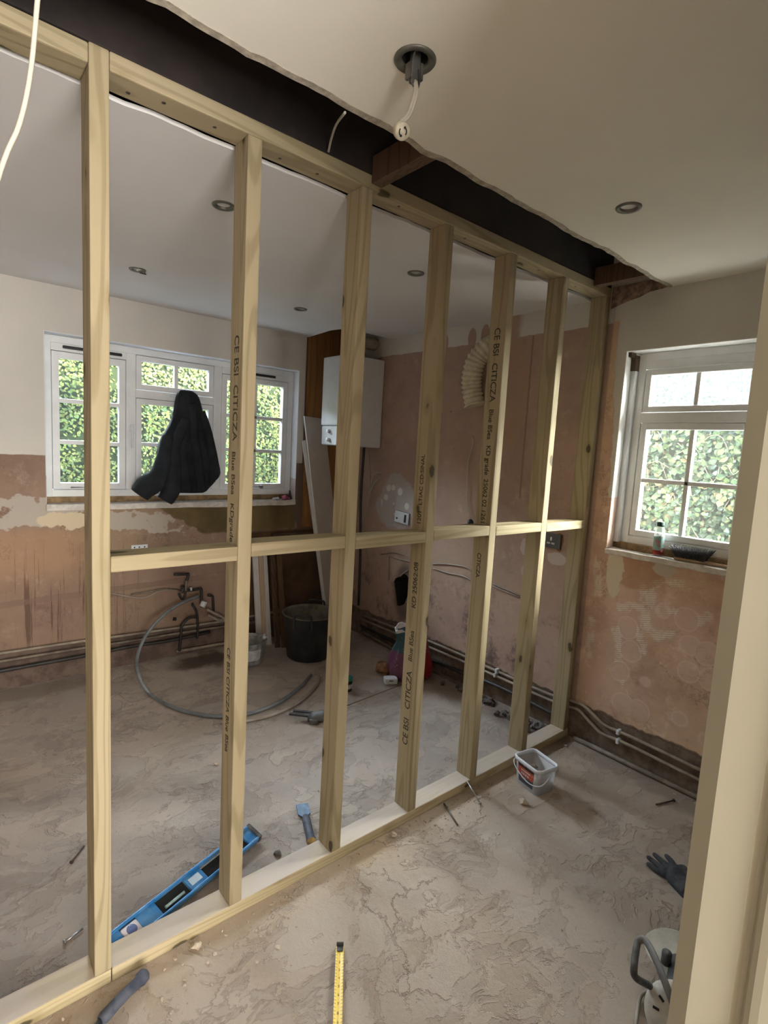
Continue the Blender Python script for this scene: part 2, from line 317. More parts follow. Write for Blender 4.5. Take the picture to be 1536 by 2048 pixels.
def m_wall_far():
    k = NB('far_wall_plaster'); p = k.pos(); x, y, z = k.sep(p)
    c = plaster_base(k, p, .86)
    n1 = k.ma('MULTIPLY', k.ma('SUBTRACT', k.noi(p, 9, 6, .65), .5), .12)
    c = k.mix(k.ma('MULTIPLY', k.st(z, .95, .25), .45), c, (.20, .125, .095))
    # stained streaks
    dr = k.st(k.noi(k.vs(p, (48, 1, 1.3)), 1, 4, .65), .56, .63)
    reg = k.ma('MULTIPLY', k.st(x, -1.5, -2.0), k.ma('MULTIPLY', k.st(z, .20, .3), k.st(z, .95, .8)))
    c = k.mix(k.ma('MULTIPLY', k.ma('MULTIPLY', dr, reg), .75), c, (.10, .055, .04))
    c = k.mix(k.ma('MULTIPLY', k.ma('MULTIPLY', k.st(z, .55, .8), k.st(z, 1.02, .92)), k.ma('MULTIPLY', k.st(x, -1.8, -2.2), .45)), c, (.42, .23, .13))
    # grey filler bands
    f1 = k.ma('MULTIPLY', k.st(k.ma('ABSOLUTE', k.ma('SUBTRACT', k.ma('ADD', z, n1), 1.08)), .095, .085), k.st(k.ma('ADD', x, n1), -2.19, -2.21))
    f2 = k.ma('MULTIPLY', k.st(k.ma('ABSOLUTE', k.ma('SUBTRACT', k.ma('ADD', z, k.ma('ADD', n1, k.ma('MULTIPLY', k.ma('ADD', x, 1.6), .12))), .985)), .068, .060), k.st(k.ma('ADD', x, k.ma('MULTIPLY', n1, 2)), -1.35, -1.38))
    hole = k.st(k.noi(k.va(p, (5, 5, 5)), 5, 4, .6), .60, .57)
    c = k.mix(k.ma('MULTIPLY', k.ma('MAXIMUM', f1, f2), k.ma('MULTIPLY', hole, .85)), c, (.47, .42, .37))
    cr = k.st(k.ell(k.ma('ADD', x, n1), k.ma('ADD', z, n1), -2.13, 1.03, .17, .055), 1, .9)
    c = k.mix(cr, c, (.60, .50, .36))
    # wet greenish plaster under the window
    gx = k.ma('ADD', k.ma('ADD', x, k.ma('MULTIPLY', n1, 1.6)), k.ma('MULTIPLY', k.ma('SUBTRACT', z, 1.0), 1.6))
    gr = k.ma('MULTIPLY', k.st(gx, -1.45, -1.42), k.ma('MULTIPLY', k.st(k.ma('ADD', z, k.ma('MULTIPLY', n1, .4)), .88, .90), k.st(x, -.40, -.45)))
    gr = k.ma('MAXIMUM', gr, k.ma('MULTIPLY', k.st(k.ma('ADD', z, k.ma('MULTIPLY', n1, .3)), 1.085, 1.095), k.st(x, -1.9, -1.8)))
    gr = k.ma('MULTIPLY', gr, k.st(x, -.46, -.50))
    c = k.mix(k.ma('MULTIPLY', gr, .95), c, k.mix(k.st(k.noi(p, 4, 4), .35, .65), (.17, .125, .055), (.10, .075, .035)))
    # unplastered brown corner
    br = k.ma('MULTIPLY', k.st(k.ma('ADD', x, k.ma('MULTIPLY', n1, .3)), -1.0, -.98), k.st(z, .90, .87))
    c = k.mix(br, c, k.mix(k.st(k.noi(p, 3.5, 5, .6), .35, .65), (.130, .075, .040), (.07, .042, .026)))
    rc = k.ma('MULTIPLY', k.st(x, -.47, -.46), k.st(z, .85, .9))
    c = k.mix(k.ma('MULTIPLY', rc, .9), c, (.14, .095, .07))
    # chased cable line
    zl = k.ma('ADD', z, k.ma('ADD', k.ma('MULTIPLY', n1, .12), k.ma('MULTIPLY', x, -.03)))
    ln = k.st(k.ma('ABSOLUTE', k.ma('SUBTRACT', zl, .60)), .022, .014)
    c = k.mix(k.ma('MULTIPLY', k.ma('MULTIPLY', ln, k.st(x, -1.2, -1.3)), k.ma('ADD', .35, k.ma('MULTIPLY', k.noi(k.vs(p, (2, 2, 60)), 1, 3), .5))), c, (.20, .13, .10))
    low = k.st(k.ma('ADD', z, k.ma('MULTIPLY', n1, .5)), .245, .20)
    c = k.mix(k.ma('MULTIPLY', low, .85), c, k.mix(k.st(k.noi(p, 10, 5, .7), .4, .6), (.13, .092, .075), (.065, .045, .04)))  # wall foot painted dark for the shade behind and between the pipes
    pm = k.ma('MULTIPLY', k.st(k.ma('ADD', z, k.ma('MULTIPLY', n1, .12)), 1.424, 1.430), k.st(x, -.43, -.435))
    c = k.mix(pm, c, k.mix(k.st(k.noi(p, 2, 3), .3, .7), (.60, .575, .53), (.55, .53, .50)))
    tt = k.ma('MULTIPLY', k.st(z, 1.5, 1.3), k.st(k.ell(x, z, -.46, 1.2, .07, .28), 1, .9))
    c = k.mix(k.ma('MULTIPLY', tt, .8), c, (.14, .105, .09))
    k.bump(k.ma('ADD', k.ma('MULTIPLY', pm, 1.0), k.ma('ADD', k.noi(p, 14, 6, .65), k.ma('MULTIPLY', ln, -.8))), .45, .007)
    return k.fin(c, .88, spec=.2)
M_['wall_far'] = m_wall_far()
def m_reveal(name, zlim, paint, bare):
    k = NB(name); p = k.pos(); x, y, z = k.sep(p)
    n1 = k.ma('MULTIPLY', k.ma('SUBTRACT', k.noi(p, 14, 4), .5), .05)
    pm = k.st(k.ma('ADD', z, n1), zlim-.003, zlim+.003)
    b = k.mix(k.st(k.noi(p, 12, 5, .7), .45, .65), bare, tuple(q*.78 for q in bare))
    k.bump(k.noi(p, 22, 4), .2, .004)
    return k.fin(k.mix(pm, b, paint), .8, spec=.2)
M_['reveal_r'] = m_reveal('near_window_reveal', 1.395, (.70, .69, .67), (.60, .44, .37))
M_['reveal_f'] = m_reveal('far_window_reveal', 1.30, (.68, .71, .76), (.52, .46, .47))
M_['sill'] = simple('crumbling_plaster_sill', (.68, .64, .60), .9, var=.25, sc=22, bump=.5)
M_['sill_wood'] = simple('sill_timber_strip', (.38, .25, .13), .8, var=.5, sc=18)

def m_floor():
    k = NB('screed_floor'); p = k.pos(); x, y, z = k.sep(p)
    q = k.va(p, k.vs(k.noi(p, 2.2, 3, col=True), (.35, .35, 0)))
    near = k.st(y, .12, -.02)
    c = k.mix(k.st(k.noi(q, 2.0, 7, .62), .32, .68), (.43, .375, .335), (.345, .290, .255))
    c = k.mix(k.ma('MULTIPLY', near, .55), c, k.mix(k.st(k.noi(q, 2.6, 7, .65), .35, .66), (.525, .41, .305), (.40, .305, .23)))
    c = k.mix(k.ma('MULTIPLY', k.st(k.noi(k.va(q, (5, 2, 0)), 5, 8, .7), .52, .72), .6), c, (.60, .525, .455))
    c = k.mix(k.ma('MULTIPLY', k.st(k.noi(k.va(q, (1, 7, 0)), 3.1, 7, .7), .55, .75), .6), c, (.245, .20, .175))
    c = k.mix(k.ma('MULTIPLY', k.st(k.noi(p, 70, 4, .7), .60, .78), .35), c, (.66, .59, .52))
    c = k.mix(k.ma('MULTIPLY', k.st(k.noi(p, 42, 5, .75), .60, .72), .35), c, (.22, .175, .14))
    # sandy sawdust along the sole plate
    band = k.ma('MULTIPLY', k.st(k.ma('ADD', y, k.ma('MULTIPLY', k.ma('SUBTRACT', k.noi(p, 6, 5), .5), .3)), -.24, -.02), k.st(y, .06, .0))
    c = k.mix(k.ma('MULTIPLY', band, .5), c, (.47, .33, .19))
    # trowel ridges, flaking skins and a few cracks
    def flake(off, sc_, t, det=7):
        n = k.noi(k.va(k.vs(q, (1, 1.5, 0)), off), sc_, det, .62)
        return k.st(n, t, t+.012), k.st(k.ma('ABSOLUTE', k.ma('SUBTRACT', n, t)), .010, .002)
    f1, e1 = flake((3, 1, 0), 1.7, .50); f2, e2 = flake((9, 5, 0), 2.6, .56); f3, e3 = flake((2, 8, 0), 3.4, .45)
    c = k.mix(k.ma('MULTIPLY', f1, .35), c, (.56, .47, .39)); c = k.mix(k.ma('MULTIPLY', f2, .35), c, (.30, .245, .21)); c = k.mix(k.ma('MULTIPLY', f3, .22), c, (.58, .52, .46))
    sel = k.st(k.noi(k.va(p, (8, 1, 0)), 2.2, 3), .46, .60)
    c = k.mix(k.ma('MULTIPLY', k.ma('MULTIPLY', k.ma('MAXIMUM', e1, e2), sel), .30), c, (.19, .14, .10))
    cr = k.vor(k.va(k.vs(p, (1, 1, 0)), k.vs(k.noi(p, 3.0, 6, .65, col=True), (.6, .6, 0))), .9, 'DISTANCE_TO_EDGE')
    crk = k.ma('MULTIPLY', k.st(cr, .0045, .001), sel)
    c = k.mix(k.ma('MULTIPLY', crk, .45), c, (.17, .125, .09))
    A_ = at(640, 1432, 2, 0); B_ = at(812, 1366, 2, 0); L_ = (B_-A_).length; ux, uy = (B_.x-A_.x)/L_, (B_.y-A_.y)/L_
    dx = k.ma('SUBTRACT', k.ma('ADD', x, k.ma('MULTIPLY', k.ma('SUBTRACT', k.noi(p, 9, 4), .5), .04)), A_.x); dy = k.ma('SUBTRACT', y, A_.y)
    al = k.ma('ADD', k.ma('MULTIPLY', dx, ux), k.ma('MULTIPLY', dy, uy)); ac = k.ma('ABSOLUTE', k.ma('SUBTRACT', k.ma('MULTIPLY', dy, ux), k.ma('MULTIPLY', dx, uy)))
    lc = k.ma('MULTIPLY', k.st(ac, .008, .003), k.ma('MULTIPLY', k.st(al, -.01, .03), k.st(al, L_+.02, L_-.02)))
    c = k.mix(k.ma('MULTIPLY', lc, .9), c, (.10, .065, .035))
    # damp, dirty patches
    n1 = k.ma('MULTIPLY', k.ma('SUBTRACT', k.noi(p, 5, 5, .6), .5), .25)
    xx = k.ma('ADD', x, n1); yy = k.ma('ADD', y, n1)
    for cx, cy, rx, ry, a, col in ((-1.30, 2.12, .24, .15, .85, (.085, .060, .042)), (-.55, .95, .30, .12, .4, (.22, .15, .10)), (-.12, .20, .14, .30, .6, (.16, .12, .11)),
                                   (-.10, .8, .18, .6, .45, (.22, .16, .13)), (-2.4, 2.2, .5, .12, .5, (.24, .18, .14)), (-.06, -.6, .12, .9, .5, (.22, .165, .13)),
                                   (-.25, .1, .3, .25, .35, (.22, .19, .20))):
        c = k.mix(k.ma('MULTIPLY', k.st(k.ell(xx, yy, cx, cy, rx, ry), 1.15, .6), a), c, col)
    h = k.ma('ADD', k.ma('MULTIPLY', k.ma('ADD', f1, k.ma('SUBTRACT', f3, f2)), .45), k.ma('MULTIPLY', k.noi(q, 4, 8, .7), 1.5))
    h = k.ma('ADD', h, k.ma('ADD', k.ma('MULTIPLY', k.noi(p, 34, 8, .8), .8), k.ma('MULTIPLY', crk, -.5)))
    k.bump(h, .8, .016)
    return k.fin(c, .93, spec=.15)
M_['floor'] = m_floor()

# ------------------------------------------------------------------ mesh helpers
class B:
    def __init__(s): s.bm = bmesh.new(); s.mi = 0
    def _m(s, fs):
        for f in fs: f.material_index = s.mi
    def box(s, x0, y0, z0, x1, y1, z1, bev=0, mat=None):
        r = bmesh.ops.create_cube(s.bm, size=1); vs = r['verts']
        Mx = Matrix.Translation(((x0+x1)/2, (y0+y1)/2, (z0+z1)/2)) @ Matrix.Diagonal((abs(x1-x0), abs(y1-y0), abs(z1-z0), 1))
        bmesh.ops.transform(s.bm, matrix=Mx, verts=vs)
        fs = list({f for v in vs for f in v.link_faces}); s._m(fs)
        if bev:
            r = bmesh.ops.bevel(s.bm, geom=list({e for v in vs for e in v.link_edges}), offset=bev, segments=2, profile=.6, affect='EDGES', clamp_overlap=True)
            vs = list({v for f in r['faces'] for v in f.verts} | {v for v in vs if v.is_valid})
            s._m(r['faces'])
        if mat is not None: bmesh.ops.transform(s.bm, matrix=mat, verts=vs)
        return vs
    def tube(s, pts, r, seg=8, cap=True, rz=None):
        pts = [Vector(p) for p in pts]; n = len(pts); rings = []
        rr = r if isinstance(r, (list, tuple)) else [r]*n
        prev = None
        for i, p in enumerate(pts):
            t = (pts[min(i+1, n-1)] - pts[max(i-1, 0)]).normalized()
            if prev is None:
                a = t.orthogonal().normalized()
            else:
                a = (prev - t*prev.dot(t)); a = a.normalized() if a.length > 1e-6 else t.orthogonal().normalized()
            prev = a; b = t.cross(a)
            rings.append([s.bm.verts.new(p + (a*math.cos(2*PI*j/seg) + b*math.sin(2*PI*j/seg))*rr[i]) for j in range(seg)])
        for i in range(n-1):
            for j in range(seg):
                f = s.bm.faces.new((rings[i][j], rings[i][(j+1) % seg], rings[i+1][(j+1) % seg], rings[i+1][j])); f.smooth = True; f.material_index = s.mi
        if cap:
            for rg in (rings[0][::-1], rings[-1]):
                f = s.bm.faces.new(rg); f.material_index = s.mi
    def lathe(s, prof, c=(0, 0, 0), seg=32, axis='Z', mat=None, smooth=True):
        c = Vector(c); rings = []
        for r, h in prof:
            rg = []
            for j in range(seg):
                a = 2*PI*j/seg; v = Vector((r*math.cos(a), r*math.sin(a), h))
                if axis == 'X': v = Vector((h, r*math.cos(a), r*math.sin(a)))
                if axis == 'Y': v = Vector((r*math.cos(a), h, r*math.sin(a)))
                v += c
                if mat is not None: v = mat @ v
                rg.append(s.bm.verts.new(v))
            rings.append(rg)
        for i in range(len(rings)-1):
            for j in range(seg):
                f = s.bm.faces.new((rings[i][j], rings[i][(j+1) % seg], rings[i+1][(j+1) % seg], rings[i+1][j])); f.smooth = smooth; f.material_index = s.mi
        return rings
    def prism(s, pts, d0, d1, ax='Z'):
        def mk(u, v, d): return {'Z': (u, v, d), 'Y': (u, d, v), 'X': (d, u, v)}[ax]
        a = [s.bm.verts.new(mk(u, v, d0)) for u, v in pts]; b = [s.bm.verts.new(mk(u, v, d1)) for u, v in pts]
        n = len(pts)
        for fs in (a[::-1], b):
            f = s.bm.faces.new(fs); f.material_index = s.mi
        for i in range(n):
            f = s.bm.faces.new((a[i], a[(i+1) % n], b[(i+1) % n], b[i])); f.material_index = s.mi
    def loft(s, rings, close=True, cap=True, smooth=True):
        R_ = [[s.bm.verts.new(p) for p in rg] for rg in rings]; n = len(R_[0])
        for i in range(len(R_)-1):
            for j in range(n if close else n-1):
                f = s.bm.faces.new((R_[i][j], R_[i][(j+1) % n], R_[i+1][(j+1) % n], R_[i+1][j])); f.smooth = smooth; f.material_index = s.mi
        if cap:
            for rg in (R_[0][::-1], R_[-1]):
                f = s.bm.faces.new(rg); f.smooth = smooth; f.material_index = s.mi
        return R_
    def rock(s, c, r, k=.3, flat=.7, sub=2):
        rr = bmesh.ops.create_icosphere(s.bm, subdivisions=sub, radius=1)
        sd = Vector((random.random()*50, random.random()*50, 0))
        ang = random.random()*6.28; st = .7 + random.random()*.6
        for v in rr['verts']:
            d = 1 + k*2*mnoise.noise(v.co*1.3 + sd)
            v.co = v.co*d; v.co.x *= st; v.co.z *= flat
            v.co = Matrix.Rotation(ang, 3, 'Z') @ v.co*r + Vector(c)
        s._m({f for v in rr['verts'] for f in v.link_faces})
        return rr['verts']
    def done(s, name, mats, parent=None, smooth=False, loc=None):
        bmesh.ops.recalc_face_normals(s.bm, faces=s.bm.faces)
        me = bpy.data.meshes.new(name)
        if parent is None and loc is None and len(s.bm.verts):
            xs = [v.co for v in s.bm.verts]
            loc = Vector(((min(v.x for v in xs)+max(v.x for v in xs))/2, (min(v.y for v in xs)+max(v.y for v in xs))/2, min(v.z for v in xs)))
        if loc is not None: bmesh.ops.translate(s.bm, vec=-Vector(loc), verts=s.bm.verts)
        s.bm.to_mesh(me); s.bm.free()
        if smooth:
            for f in me.polygons: f.use_smooth = True
        for m in (mats if isinstance(mats, (list, tuple)) else [mats]): me.materials.append(M_[m] if isinstance(m, str) else m)
        o = bpy.data.objects.new(name, me); C.objects.link(o)
        if parent is not None: o.parent = parent
        if loc is not None: o.location = loc
        return o
def struct(o): o['kind'] = 'structure'; return o
def tag(o, label, cat, group=None, kind=None):
    o['label'] = label; o['category'] = cat
    if group: o['group'] = group
    if kind: o['kind'] = kind
    return o
def thing(name, label, cat, loc=(0, 0, 0), rot=(0, 0, 0), group=None):
    o = bpy.data.objects.new(name, None); C.objects.link(o); o.location = loc; o.rotation_euler = rot; o.empty_display_size = .05
    return tag(o, label, cat, group)
def sthing(name):
    o = bpy.data.objects.new(name, None); C.objects.link(o); o['kind'] = 'structure'; return o
def bake(o, mods):
    """apply modifiers to the object's mesh"""
    for ty, kw in mods:
        m = o.modifiers.new('m', ty)
        for a, v in kw.items(): setattr(m, a, v)
    bpy.context.view_layer.update()
    dg = bpy.context.evaluated_depsgraph_get()
    me = bpy.data.meshes.new_from_object(o.evaluated_get(dg)); old = o.data
    o.modifiers.clear(); o.data = me; me.name = old.name; bpy.data.meshes.remove(old)
def carve(o, cutter_b):
    c = cutter_b.done('cutter', o.data.materials[0], loc=(0, 0, 0))
    bake(o, [('BOOLEAN', dict(object=c, operation='DIFFERENCE', solver='EXACT'))])
    me = c.data; bpy.data.objects.remove(c); bpy.data.meshes.remove(me)
def smoothpts(pts, n=6):
    pts = [Vector(p) for p in pts]; out = []
    P = [pts[0]*2-pts[1]] + pts + [pts[-1]*2-pts[-2]]
    for i in range(1, len(P)-2):
        for k in range(n):
            t = k/n; a, b, c, d = P[i-1], P[i], P[i+1], P[i+2]
            out.append(.5*((2*b) + (c-a)*t + (2*a-5*b+4*c-d)*t*t + (3*b-a-3*c+d)*t**3))
    out.append(pts[-1]); return out

# ------------------------------------------------------------------ setting
H = 2.434; YF = 2.312; XL = -4.25; YN = -1.353; X0 = -2.188
b = B(); b.box(XL, -4.9, -.12, .012, YF+.02, 0); struct(b.done('floor', 'floor', loc=(0, 0, 0)))
# right wall with window opening
W2 = (-.735, -.109, 1.113, 2.15)   # y0 y1 z0 z1
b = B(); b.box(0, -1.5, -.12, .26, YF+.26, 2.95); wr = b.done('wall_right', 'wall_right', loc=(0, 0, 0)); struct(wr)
cb = B(); cb.box(-.1, W2[0], W2[2], .5, W2[1], W2[3]); carve(wr, cb)
cb = B()
ring = [(1.49+.085*math.cos(a)*(1+.25*math.sin(3*a)), .50+.14*math.sin(a)*(1+.2*math.cos(2*a+1))) for a in [i*PI/9 for i in range(18)]]
cb.prism(ring, -.05, .14, 'X'); carve(wr, cb)
b = B(); b.prism([(1.49+.11*math.cos(a), .50+.17*math.sin(a)) for a in [i*PI/9 for i in range(18)]], .135, .139, 'X')
# far wall with window opening
W1 = (-2.236, -.488, 1.115, 2.163)
b2 = b; b2.bm.free()
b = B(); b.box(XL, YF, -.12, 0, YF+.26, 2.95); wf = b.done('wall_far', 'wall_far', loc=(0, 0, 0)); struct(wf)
cb = B(); cb.box(W1[0], YF-.1, W1[2], W1[1], YF+.5, W1[3]); carve(wf, cb)
# left wall
b = B(); b.box(XL-.2, -4.9, 0, XL, YF+.26, 2.95)
struct(b.done('wall_left', simple('left_wall_plaster', (.26, .19, .15), .9, var=.4, sc=4, bump=.3), loc=(0, 0, 0)))
# near wall beside the doorway, hall behind
b = B(); b.box(X0+.03, YN-.09, 0, 0, YN-.002, 2.95);
struct(b.done('wall_near', simple('near_wall_paint', (.6, .57, .5), .85), loc=(0, 0, 0)))
b = B(); b.box(XL, -5.0, 0, 0, -4.9, 2.95); b.box(-.9, -4.9, 0, -.8, YN-.09, 2.95)
struct(b.done('wall_hall', simple('hall_paint', (.6, .56, .47), .85), loc=(0, 0, 0)))
b = B(); b.box(XL-.2, -5.0, 2.95, .5, YF+.5, 3.05); struct(b.done('roof_deck', 'dark_timber', loc=(0, 0, 0)))

# door lining profile (chamfered stop, rebate, rounded architrave)
jy1 = at(1369.5, 2048, 0, X0).y; jy2 = at(1455, 2048, 0, X0).y
prof = [(X0, YN), (X0+.0, YN-.001), (X0, jy1), (X0+.0012, jy2), (X0+.006, jy2-.004), (X0+.007, jy2-.008), (X0-.002, jy2-.012), (X0-.006, jy2-.017), (X0-.007, jy2-.024),
        (X0-.007, jy2-.12), (X0+.03, jy2-.12), (X0+.03, YN+.012), (X0+.016, YN+.012)]
b = B(); b.prism(prof[2:], 0, 2.95); struct(b.done('door_1', 'jamb', loc=(0, 0, 0)))

# ceilings
def jagline(x0, x1, y, amp, step=.03, seed=0.):
    n = int(abs(x1-x0)/step); r = []
    for i in range(n+1):
        x = x0+(x1-x0)*i/n
        r.append((x, y+amp*mnoise.fractal(Vector((x*7+seed, .3, 0)), 1, 2, 4)))
    return r
b = B()
b.prism([(XL, -4.9), (0, -4.9)] + jagline(0, XL, -.288, .016), H, H+.0125)
cn = b.done('ceiling_near', 'ceiling_near', loc=(0, 0, 0)); struct(cn)
b = B()
b.prism(jagline(XL, 0, .115, .012, seed=5) + [(0, 1.80), (-.25, 1.79), (-.43, 1.83), (-.455, 1.95), (-.42, YF), (XL, YF)], H, H+.0125)
cf = b.done('ceiling_far', 'ceiling_far', loc=(0, 0, 0)); struct(cf)
spots = [(-1.923, -.538), (-.935, -.541), (-1.915, .501), (-.938, .506), (-1.914, 1.583), (-.935, 1.581)]
for ob, ys in ((cn, spots[:2]), (cf, spots[2:])):
    cb = B()
    for x, y in ys: cb.lathe([(.0, -.1), (.033, -.1), (.033, .1), (.0, .1)], (x, y, H), 24)
    bmesh.ops.remove_doubles(cb.bm, verts=cb.bm.verts, dist=1e-5)
    carve(ob, cb)
b = B(); pts = jagline(-4.1, 0, -.288, .016)
b2 = [(x, y-.018-.012*abs(mnoise.noise(Vector((x*9, 2, 0))))) for x, y in pts]
for i in range(len(pts)-1):
    a0, a1 = pts[i], pts[i+1]; c0, c1 = b2[i], b2[i+1]
    v = [b.bm.verts.new((*q, z)) for q, z in ((a0, H-.002), (a1, H-.002), (c1, H-.0006), (c0, H-.0006))]
    b.bm.faces.new(v)
o = b.done('trim_1', 'plaster_edge', loc=(0, 0, 0)); struct(o); bake(o, [('SOLIDIFY', dict(thickness=.0015, offset=0))])

# old beam above the new frame, joist ends crossing the slot
b = B(); b.box(-4.2, .004, H+.046, -.004, .112, H+.32, .004)
tag(b.done('ceiling_beam', 'dark_timber'), 'dark sooty old beam exposed in the slot above the timber frame', 'beam')
for i, (jx, lab) in enumerate(((-1.60, 'old brown joist crossing the ceiling slot near the hanging lampholder'), (-.175, 'old brown joist crossing the ceiling slot nearest the right wall'))):
    b = B(); b.box(jx-.022, -1.2, H+.0135, jx+.022, -.004, H+.10, .003)
    tag(b.done('ceiling_joist', 'rough_wood'), lab, 'joist')
# rubble showing in the wall top inside the slot
b = B()
top = [(y_, 2.434+.05) for y_ in (-.285, -.20, -.10, -.004)]
bot = [(-.004, 2.375), (-.05, 2.388), (-.10, 2.402), (-.15, 2.41), (-.20, 2.428), (-.26, 2.432), (-.285, 2.437)]
b.prism([(y_, z_) for y_, z_ in top[:1]+top[1:]] + bot[:], -.006, .0, 'X')
struct(b.done('trim_2', simple('crumbled_brick_edge', (.36, .24, .18), .95, var=.6, sc=30, bump=.9, bsc=40), loc=(0, 0, 0)))

# ------------------------------------------------------------------ windows
def frame_rect(b, u0, u1, z0, z1, t, d0, d1, ax, bev=.004):
    """rectangular frame of bar width t in a wall plane; ax 'Y' spans x, ax 'X' spans y"""
    def bx(a0, c0, a1, c1):
        if ax == 'Y': b.box(a0, d0, c0, a1, d1, c1, bev)
        else: b.box(d0, a0, c0, d1, a1, c1, bev)
    bx(u0, z0, u0+t, z1); bx(u1-t, z0, u1, z1); bx(u0+t-.002, z1-t, u1-t+.002, z1); bx(u0+t-.002, z0, u1-t+.002, z0+t)
def bars(b, u0, u1, z0, z1, nu, nz, t, d0, d1, ax):
    for i in range(1, nu):
        u = u0+(u1-u0)*i/nu
        if ax == 'Y': b.box(u-t/2, d0, z0, u+t/2, d1, z1, .003)
        else: b.box(d0, u-t/2, z0, d1, u+t/2, z1, .003)
    for i in range(1, nz):
        z = z0+(z1-z0)*i/nz
        if ax == 'Y': b.box(u0, d0, z-t/2, u1, d1, z+t/2, .003)
        else: b.box(d0, u0, z-t/2, d1, u1, z+t/2, .003)
def pane(u0, u1, z0, z1, d, ax, parent):
    b = B()
    if ax == 'Y': b.box(u0, d-.002, z0, u1, d+.002, z1)
    else: b.box(d-.002, u0, z0, d+.002, u1, z1)
    b.done('pane', 'glass', parent)
def casement(parent, u0, u1, z0, z1, t, nu, nz, d, ax, bt=.026):
    b = B(); frame_rect(b, u0, u1, z0, z1, t, d-.022, d+.022, ax); bars(b, u0+t, u1-t, z0+t, z1-t, nu, nz, bt, d-.016, d+.016, ax)
    cs = b.done('casement', 'white_paint', parent)
    pane(u0+t, u1-t, z0+t, z1-t, d+.004, ax, cs)
    return cs
win = sthing('window_1'); D = YF+.115
b = B(); frame_rect(b, W1[0]+.004, W1[1]-.004, 1.165, W1[3]-.004, .045, D-.03, D+.05, 'Y')
zt = W1[3]-.049
xm1, xm2 = -1.727, -1.125    # mullions
for xm in (xm1, xm2): b.box(xm-.030, D-.03, 1.21, xm+.030, D+.05, zt, .004)
b.box(xm1+.03, D-.03, 1.830, xm2-.03, D+.05, 1.885, .004)
b.box(W1[0]+.049, D-.03, zt-.045, xm1-.03, D+.05, zt, .003); b.box(xm2+.03, D-.03, zt-.045, W1[1]-.049, D+.05, zt, .003)
b.done('window_frame', 'white_paint', win)
casement(win, W1[0]+.052, xm1-.033, 1.213, zt-.048, .040, 2, 3, D-.005, 'Y')
c3 = casement(win, xm2+.033, W1[1]-.052, 1.213, zt-.048, .040, 2, 3, D-.005, 'Y')
casement(win, xm1+.033, xm2-.033, 1.213, 1.828, .036, 2, 2, D-.005, 'Y')
casement(win, xm1+.033, xm2-.033, 1.888, zt-.003, .036, 2, 1, D-.005, 'Y')
for xa, xb_ in ((-2.125, -1.785), (-.87, -.66)):
    b = B(); b.box(xa, D-.045, 2.085, xb_, D-.030, 2.104, .006); b.done('trickle_vent', 'frame_gap', win)
for hx, hz in ((xm1+.005, 1.62), (-1.40, 1.862)):
    b = B(); b.box(hx-.012, D-.05, hz-.02, hx+.012, D-.028, hz+.03, .004)
    if hz < 1.8: b.box(hx-.008, D-.062, hz-.13, hx+.008, D-.048, hz+.01, .004)
    else: b.box(hx-.08, D-.062, hz-.006, hx+.06, D-.048, hz+.008, .004)
    b.done('window_handle', 'white_plastic', win)
for sx in (-1.98, -.86, -1.35):
    b = B(); b.tube([(sx-.11, D-.04, 1.225), (sx+.10, D-.045, 1.229)], .004, 6); b.box(sx+.09, D-.05, 1.215, sx+.115, D-.03, 1.24, .003)
    b.done('casement_stay', 'steel', win)
# reveal lining and sill
b = B(); e = .004
b.box(W1[0], YF-.0008, 1.12, W1[0]+e, D-.031, W1[3]); b.box(W1[1]-e, YF-.0008, 1.12, W1[1], D-.031, W1[3]); b.box(W1[0]+e, YF-.0008, W1[3]-e, W1[1]-e, D-.031, W1[3])
b.done('window_reveal', 'reveal_f', win)
b = B(); b.box(W1[0], YF-.014, 1.085, W1[1], D+.05, 1.125, .004)
o = b.done('window_sill', 'sill', win); bake(o, [('SUBSURF', dict(levels=4, render_levels=4, subdivision_type='SIMPLE'))])
for v in o.data.vertices: v.co += Vector((0, 1, 1))*mnoise.fractal(v.co*9, 1, 2, 3)*.008
b = B(); b.box(W1[0], D-.012, 1.12, W1[1], D+.05, 1.172, .003); b.done('sill_strip', 'sill_wood', win)

win = sthing('window_2'); D2 = .125
fy0, fy1 = W2[0]+.004, W2[1]-.026
b = B(); frame_rect(b, fy0, fy1, 1.150, W2[3]-.004, .042, D2-.03, D2+.05, 'X')
b.box(D2-.028, fy0+.04, W2[3]-.085, D2+.05, fy1-.04, W2[3]-.04, .003)
b.box(D2-.03, fy0+.04, 1.790, D2+.05, fy1-.04, 1.842, .004)
b.box(D2-.06, fy1-.002, 1.15, D2+.05, W2[1], W2[3]-.004, .002)
b.done('window_frame', 'white_paint', win)
casement(win, fy0+.044, fy1-.044, 1.845, W2[3]-.088, .030, 2, 1, D2-.005, 'X', .022)
casement(win, fy0+.044, fy1-.044, 1.193, 1.788, .033, 2, 2, D2-.005, 'X', .022)
b = B(); b.box(-.0008, W2[1]-e, 1.12, D2-.062, W2[1], W2[3]); b.box(-.0008, W2[0], 1.12, D2-.031, W2[0]+e, W2[3]); b.box(-.0008, W2[0]+e, W2[3]-e, D2-.031, W2[1]-e, W2[3])
b.done('window_reveal', 'reveal_r', win)
b = B(); b.box(-.012, W2[0]-.01, 1.088, D2+.05, W2[1], 1.116, .004)
o = b.done('window_sill', 'sill', win); bake(o, [('SUBSURF', dict(levels=4, render_levels=4, subdivision_type='SIMPLE'))])
for v in o.data.vertices: v.co += Vector((1, 0, 1))*mnoise.fractal(v.co*12, 1, 2, 3)*.005
b = B(); b.box(.075, W2[0], 1.114, D2+.05, W2[1], 1.152, .003); b.done('sill_strip', 'sill_wood', win)
